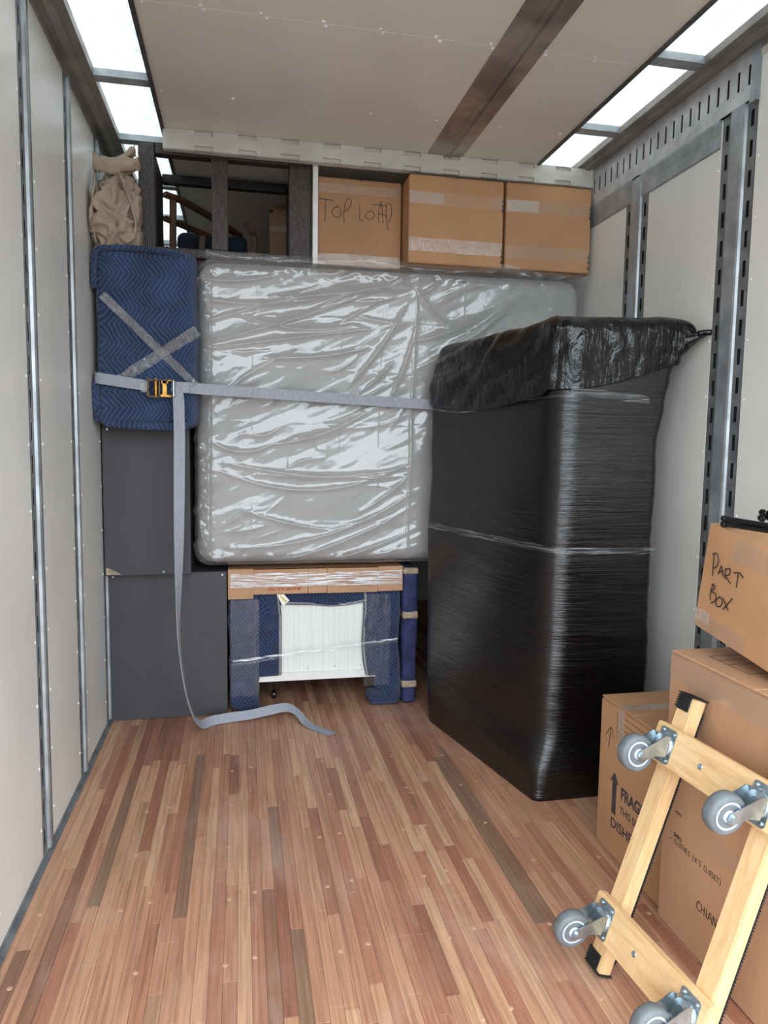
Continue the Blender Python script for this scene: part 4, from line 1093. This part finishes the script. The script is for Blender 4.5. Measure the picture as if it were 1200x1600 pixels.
rod = empty('black_rod', (1.97, 1.55, 1.19), 'pair of glossy black rods lying on the edge of the tilted part box', 'rod')
for dz in (0, .0155):
    bm = bmesh.new(); q0, q1 = Vector((1.966, 1.722, 1.2085+dz)), Vector((1.975, 1.36, 1.212+dz*.6))
    tube(bm, [q0, q0.lerp(q1, .02), q0.lerp(q1, .5), q1], .0072, 12); cyl(bm, q0+Vector((0, .003, 0)), q0+Vector((0, -.012, 0)), .0085, n=12); keep(obj('rod', bm, 'black_plastic', None, True), rod)
chain = empty('black_link', (2.10, 1.74, 1.19), 'small black hardware sticking up behind the rods at the right edge', 'hardware')
for k, (dy, dz) in enumerate(((0, .036), (-.03, .042), (-.004, .052), (-.035, .054))):
    bm = bmesh.new()
    tube(bm, [Vector((2.10+.012*math.cos(t)*.4, 1.74+dy+.016*math.cos(t), 1.186+dz+.006*math.sin(t))) for t in np.linspace(0, 2*PI, 14)], .0045, 8); keep(obj('link', bm, 'black_plastic', None, True), chain)
bm = bmesh.new(); tube(bm, [(2.10, 1.735, 1.197), (2.10, 1.735, 1.24)], .004, 8); keep(obj('link_stem', bm, 'black_plastic'), chain)

# ------------------------------------------------------------------ wooden dolly leaning on the cartons
u = Vector((.3359, .0289, .9415)).normalized(); v_ = Vector((.0753, -.9972, .0038)); v_ = (v_-u*v_.dot(u)).normalized(); nn = v_.cross(u)
dol = empty('furniture_dolly', (0, 0, 0), 'pale wooden four-wheel furniture dolly leaning upright against the cartons', 'dolly')
mm = Matrix((v_, u, nn)).transposed().to_4x4(); mm.translation = Vector((1.601, 1.622, .158)); dol.matrix_world = mm
bpy.context.view_layer.update()
def dl(o, parent=None): o.parent = parent or dol; return o
def dbox(name, lo, hi, mat, bev=.003, parent=None):
    bm = bmesh.new(); bx(bm, lo, hi); bmesh.ops.bevel(bm, geom=bm.edges[:], offset=bev, segments=2, affect='EDGES') if bev else None
    return dl(obj(name, bm, mat), parent)
def mkwood(name, lo, hi, longaxis):   # grain runs along local X of the mesh
    lo, hi = Vector(lo), Vector(hi); bm = bmesh.new()
    if longaxis == 'y':
        L = hi.y-lo.y; w = hi.x-lo.x
        bx(bm, (0, 0, lo.z), (L, w, hi.z)); bmesh.ops.bevel(bm, geom=bm.edges[:], offset=.003, segments=2, affect='EDGES')
        o = dl(obj(name, bm, 'maple')); o.location = (hi.x, lo.y, 0); o.rotation_euler = (0, 0, PI/2)
    else:
        bx(bm, (0, 0, lo.z), (hi.x-lo.x, hi.y-lo.y, hi.z)); bmesh.ops.bevel(bm, geom=bm.edges[:], offset=.003, segments=2, affect='EDGES')
        o = dl(obj(name, bm, 'maple')); o.location = (lo.x, lo.y, 0)
    return o
LEN, WID = .495, .3255; RY0, RY1 = -.137, LEN+.143
for xc in (-.014, WID-.004):
    rl_ = mkwood('rail', (xc-.029, RY0, -.066), (xc+.029, RY1, -.0285), 'y')
    inv_r = (Matrix.Translation((xc+.029, RY0, 0))@Matrix.Rotation(PI/2, 4, 'Z')).inverted()
    def sub(bm, name, mat): o = obj(name, bm, mat); o.parent = rl_; o.matrix_parent_inverse = inv_r; return o
    for ya, yb, e in ((RY0-.004, RY0+.042, -1), (RY1-.042, RY1+.004, 1)):
        bm = bmesh.new(); bx(bm, (xc-.031, ya, -.070), (xc+.0155, yb, -.0265)); sub(bm, 'end_cap', 'rubber')
        ribs = bmesh.new()
        for k in range(6): y = ya+.004+k*.0075; bx(ribs, (xc-.034, y, -.071), (xc+.016, y+.0035, -.0235))
        stuff(sub(ribs, 'cap_ribs', 'rubber'))
        bm = bmesh.new(); bx(bm, (xc-.031, (RY1 if e > 0 else RY0-.004), -.070), (xc+.031, (RY1+.004 if e > 0 else RY0), -.0265)); sub(bm, 'end_cap', 'rubber')
    bm = bmesh.new(); bx(bm, (xc-.027, RY0+.03, -.071), (xc+.027, RY1-.03, -.0661)); sub(bm, 'rubber_strip', 'rubber')
    bm = bmesh.new(); k = RY0+.04
    while k < RY1-.04: bx(bm, (xc+.0265, k, -.0705), (xc+.0305, k+.004, -.0665)); k += .008
    stuff(sub(bm, 'strip_teeth', 'rubber'))
for yc in (0, LEN):
    cb = mkwood('cross_board', (-.058, yc-.052, -.028), (WID+.047, yc+.052, 0), 'x')
    for xb in (.13, .22):
        bm = bmesh.new(); lathe(bm, [(.008, -.001), (.008, .0012), (.005, .0025), (.003, .001)], Matrix.Translation((xb-(-.058), .052 if xb < .2 else .035, 0)), 14)
        if xb < .2: o = obj('bolt', bm, 'zinc', None, True); o.parent = cb
        else: bm.free()
def caster_meshes():
    out = {}
    bm = bmesh.new(); pl = []
    w, h, r = .031, .046, .010
    for cx_, cy_, a0 in ((w-r, h-r, 0), (-w+r, h-r, 90), (-w+r, -h+r, 180), (w-r, -h+r, 270)):
        for k in range(6): t = R_(a0+18*k); pl.append((cx_+r*math.cos(t), cy_+r*math.sin(t)))
    prism(bm, pl, lambda a, b, h_: Vector((a, b, h_)), 0, .003)
    lathe(bm, [(.030, .003), (.030, .006), (.027, .010), (.022, .011)], Matrix(), 28)
    bmesh.ops.recalc_face_normals(bm, faces=bm.faces); out['plate'] = bm
    fk = bmesh.new(); HN, TR_ = .085, .040      # axle height and trail (towards -y)
    lathe(fk, [(.018, .010), (.028, .013), (.028, .017), (.014, .019)], Matrix(), 28)
    for s in (-1, 1):
        xo = s*.0255
        poly = [(.027, .013), (.027, .030), (.010, .048), (-TR_+.018, HN-.002), (-TR_+.010, HN+.010), (-TR_-.004, HN+.012), (-TR_-.013, HN+.004), (-TR_-.012, HN-.010), (-.030, .040), (-.027, .013)]
        prism(fk, poly, lambda a, b, h_: Vector((xo+h_, a, b)), -.0013, .0013)
    # flared upper hood
    for a0 in range(0, 8):
        t0, t1 = R_(-10+a0*25), R_(-10+(a0+1)*25)
    out['fork'] = fk
    axm = Matrix.Translation((0, -TR_, HN))@Matrix.Rotation(PI/2, 4, 'Y')
    ty = bmesh.new(); lathe(ty, [(.033, -.0165), (.042, -.0165), (.0465, -.0135), (.0485, -.006), (.0488, 0), (.0485, .006), (.0465, .0135), (.042, .0165), (.033, .0165)], axm, 44); out['tyre'] = ty
    hb_ = bmesh.new(); lathe(hb_, [(.012, -.0205), (.014, -.0195), (.015, -.013), (.026, -.012), (.0285, -.0165), (.0332, -.0172), (.0332, .0172), (.0285, .0165), (.026, .012), (.015, .013), (.014, .0195), (.012, .0205)], axm, 40); out['hub'] = hb_
    ab = bmesh.new(); cyl(ab, axm@Vector((0, 0, -.033)), axm@Vector((0, 0, .033)), .0042, n=12)
    for s in (-1, 1): cyl(ab, axm@Vector((0, 0, s*.0268)), axm@Vector((0, 0, s*.0325)), .0085, n=6)
    out['axle_bolt'] = ab
    bo = bmesh.new()
    for x in (-.021, .021):
        for y in (-.036, .036): lathe(bo, [(.0055, .003), (.0055, .0055), (.003, .007), (.001, .007)], Matrix.Translation((x, y, 0)), 10)
    out['plate_bolts'] = bo
    res = {}
    for k, b in out.items():
        bmesh.ops.recalc_face_normals(b, faces=b.faces); me = bpy.data.meshes.new(k); b.to_mesh(me); b.free()
        me.materials.append(MT[{'plate': 'zinc', 'fork': 'zinc', 'tyre': 'tyre', 'hub': 'hub', 'axle_bolt': 'zinc', 'plate_bolts': 'zinc'}[k]])
        if k in ('tyre', 'hub'):
            for p in me.polygons: p.use_smooth = True
        res[k] = me
    return res
CM = caster_meshes()
for yc, xc, sw in ((0, 0, -6), (0, WID, 4), (LEN, 0, 3), (LEN, WID, -5)):
    c = dl(link('caster', CM['plate'])); c.location = (xc-.004, yc, .0002)
    for k, nm in (('fork', 'fork'), ('tyre', 'tyre'), ('hub', 'wheel_hub'), ('axle_bolt', 'axle_bolt'), ('plate_bolts', 'plate_bolts')):
        o = link(nm, CM[k]); o.parent = c
        if k != 'plate_bolts': o.rotation_euler = (0, 0, R_(sw))
        else: stuff(o)

# ------------------------------------------------------------------ wicker frame, white board, canvas, things in the attic
wk = empty('wicker_frame', (.6, 3.8, 2.29), 'dark brown wicker furniture frame lying open on the mattress', 'wicker frame')
WY = 3.595
for nm, lo, hi, mt in (('post', (.193, WY, 2.30), (.268, WY+.07, 2.80), 'wicker'), ('post', (.525, WY, 2.335), (.602, WY+.06, 2.765), 'wicker'), ('post', (.893, WY, 2.30), (1.002, WY+.07, 2.80), 'wicker'),
                       ('top_rail', (.268, WY, 2.757), (.893, WY+.06, 2.803), 'wicker'), ('bottom_rail', (.268, WY, 2.293), (.893, WY+.06, 2.335), 'wicker'),
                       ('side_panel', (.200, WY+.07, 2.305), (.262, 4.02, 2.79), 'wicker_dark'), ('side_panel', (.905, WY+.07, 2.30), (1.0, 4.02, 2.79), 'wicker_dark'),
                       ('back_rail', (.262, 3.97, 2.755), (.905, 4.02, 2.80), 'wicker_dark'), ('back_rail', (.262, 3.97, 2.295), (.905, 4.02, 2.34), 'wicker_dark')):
    box(nm, lo, hi, mt, wk, .007, 3)
wb = box('white_board', (1.005, 3.555, 2.292), (1.030, 4.02, 2.808), 'white_board', None, .002, 1); tag(wb, 'white board standing on edge between the wicker frame and the TOP LOAD carton', 'board')
# crumpled canvas
cv = empty('canvas_bundle', (.115, 3.55, 2.27), 'crumpled beige canvas stuffed between the wall and wicker frame', 'canvas')
def ridge(p, o): return 1-2.6*abs(nz(p, 1, o))
def sack(name, c, rad, zr, NA, NZ_, amp, seed, tuck, lean=0.):
    v = []; f = []
    for j in range(NZ_+1):
        t = j/NZ_; th = -PI/2+PI*t
        for i in range(NA):
            a = 2*PI*i/NA; ct = abs(math.cos(th))**.55; ca, sa = math.cos(a)*ct, math.sin(a)*ct; sz = math.copysign(abs(math.sin(th))**.8, th)
            wq = Vector((ca, sa, sz*1.5)); wq += Vector((nz(wq, 1.2, seed), nz(wq, 1.2, seed+3), nz(wq, 1.2, seed+6)))*.7
            d = ridge(wq*1.1, seed+1)*.55+ridge((wq.x*2.3+wq.z*1.2, wq.y*2.3, wq.z*1.4), seed+2)*.3+ridge((wq.x*4.2, wq.y*4.2+wq.z*2, wq.z*3), seed+9)*.1-.35
            k = 1+amp*d
            x = c[0]+rad[0]*ca*k+lean*sz; y = c[1]+rad[1]*sa*k; z = c[2]+zr*sz*(1+.12*d)
            v.append((max(.008, min(.188 if y > 3.585 else .214, x)), y, max(tuck, z)))
    for j in range(NZ_):
        for i in range(NA): a = j*NA+i; b = j*NA+(i+1) % NA; f.append((a, b, b+NA, a+NA))
    f.append(tuple(range(NA))[::-1]); f.append(tuple(NZ_*NA+i for i in range(NA)))
    return keep(pyd(name, v, f, 'canvas'), cv)
sack('canvas_body', (.105, 3.50, 2.40), (.112, .115, 0), .15, 150, 110, .62, 3, 2.274, -.006)
sack('canvas_body', (.118, 3.53, 2.50), (.082, .10, 0), .12, 120, 80, .6, 23, 2.3)
def drape(name, pts, half, n, seed, wid):
    # a folded strip of cloth: centreline pts, section rolls over
    cl = cat(pts, n); v = []; f = []; m_ = 15
    for i, p in enumerate(cl):
        t = i/(len(cl)-1)
        for k in range(m_):
            a = -.35*PI+1.55*PI*k/(m_-1); r = half*(1+.35*nz((t*4, k*.25, seed)))
            v.append((max(.010, min(.214, p.x+.012*nz((t*5, k*.4, seed+3)))), p.y-math.cos(a)*r*wid+.010*nz((t*6, k*.3, seed+5)), p.z+math.sin(a)*r+.012*nz((t*5, k*.35, seed+7))))
    for i in range(len(cl)-1):
        for k in range(m_-1): a = i*m_+k; f.append((a, a+m_, a+m_+1, a+1))
    o = keep(pyd(name, v, f, 'canvas'), cv); sl = o.modifiers.new('solid', 'SOLIDIFY'); sl.thickness = .004
drape('canvas_fold', [(.022, 3.47, 2.655), (.05, 3.455, 2.632), (.10, 3.44, 2.620), (.15, 3.44, 2.628), (.19, 3.46, 2.645), (.212, 3.48, 2.655)], .036, 10, 5, .8)
drape('canvas_fold', [(.045, 3.53, 2.675), (.09, 3.52, 2.668), (.14, 3.52, 2.69), (.175, 3.53, 2.725), (.185, 3.545, 2.735)], .022, 10, 9, 1.2)
drape('canvas_fold', [(.026, 3.44, 2.60), (.036, 3.41, 2.53), (.025, 3.40, 2.45), (.020, 3.41, 2.37), (.035, 3.42, 2.30)], .020, 10, 15, .8)
drape('canvas_fold', [(.13, 3.43, 2.59), (.16, 3.40, 2.53), (.19, 3.40, 2.45), (.20, 3.41, 2.36), (.19, 3.42, 2.30)], .018, 10, 19, .8)
# wooden armchair behind the wicker frame
ch = empty('wooden_armchair', (.50, 4.42, 2.24), 'brown wooden armchair with navy seat seen through the wicker frame', 'chair')
def chp(name, pts, w, h, mat='chair_wood'):
    bm = bmesh.new(); pts = [Vector(p) for p in pts]; L = []
    for i, p in enumerate(pts):
        d = (pts[min(i+1, len(pts)-1)]-pts[max(i-1, 0)]).normalized(); s = d.cross(Vector((0, 0, 1)));
        s = Vector((1, 0, 0)) if s.length < .2 else s.normalized(); q = s.cross(d).normalized()
        L.append([bm.verts.new(p+s*w*a+q*h*b) for a, b in ((-1, -1), (1, -1), (1, 1), (-1, 1))])
    for A, B in zip(L, L[1:]):
        for k in range(4): bm.faces.new((A[k], A[(k+1) % 4], B[(k+1) % 4], B[k]))
    bm.faces.new(L[0][::-1]); bm.faces.new(L[-1]); bmesh.ops.bevel(bm, geom=bm.edges[:], offset=.003, segments=1, affect='EDGES'); return keep(obj(name, bm, mat), ch)
chp('armrest', cat([(.25, 4.18, 2.765), (.36, 4.26, 2.752), (.55, 4.42, 2.70), (.66, 4.52, 2.66)], 4), .022, .012)
chp('side_rail', [(.25, 4.19, 2.64), (.42, 4.33, 2.62), (.64, 4.52, 2.585)], .014, .014)
chp('side_rail', [(.25, 4.19, 2.47), (.64, 4.52, 2.45)], .014, .02)
for x, y, zt in ((.295, 4.22, 2.75), (.63, 4.51, 2.66), (.46, 4.05, 2.52), (.80, 4.34, 2.52)): chp('leg', [(x, y, 2.241), (x-.006, y, 2.4), (x, y, zt)], .018, .018)
chp('leg_brace', cat([(.70, 4.22, 2.66), (.735, 4.22, 2.58), (.728, 4.22, 2.47), (.715, 4.22, 2.30), (.715, 4.22, 2.242)], 4), .016, .02)
softbox('seat_cushion', (.32, 4.12, 2.455), (.70, 4.46, 2.56), .04, 'cable', ch, .015, (12, 12, 5), 41)
pil = empty('pillow', (.26, 4.36, 2.24), 'off-white pillow end showing beside the armchair behind the wicker frame', 'pillow'); softbox('pillow_body', (.04, 4.28, 2.30), (.235, 4.60, 2.56), .06, 'pillow', pil, .02, (8, 10, 8), 43); softbox('pillow_fold', (.05, 4.29, 2.241), (.22, 4.58, 2.33), .04, 'pillow', pil, .01, (8, 10, 4), 44)
ac = carton('small_carton', (.83, 4.34, 2.2405), (1.06, 4.59, 2.79), 'small worn carton in the shade seen through the right wicker opening', 'card2', .02)
sheet('packing_tape', FX(4.3395), .832, 1.058, 2.655, 2.69, 'tape_pale', ac, seed=51)
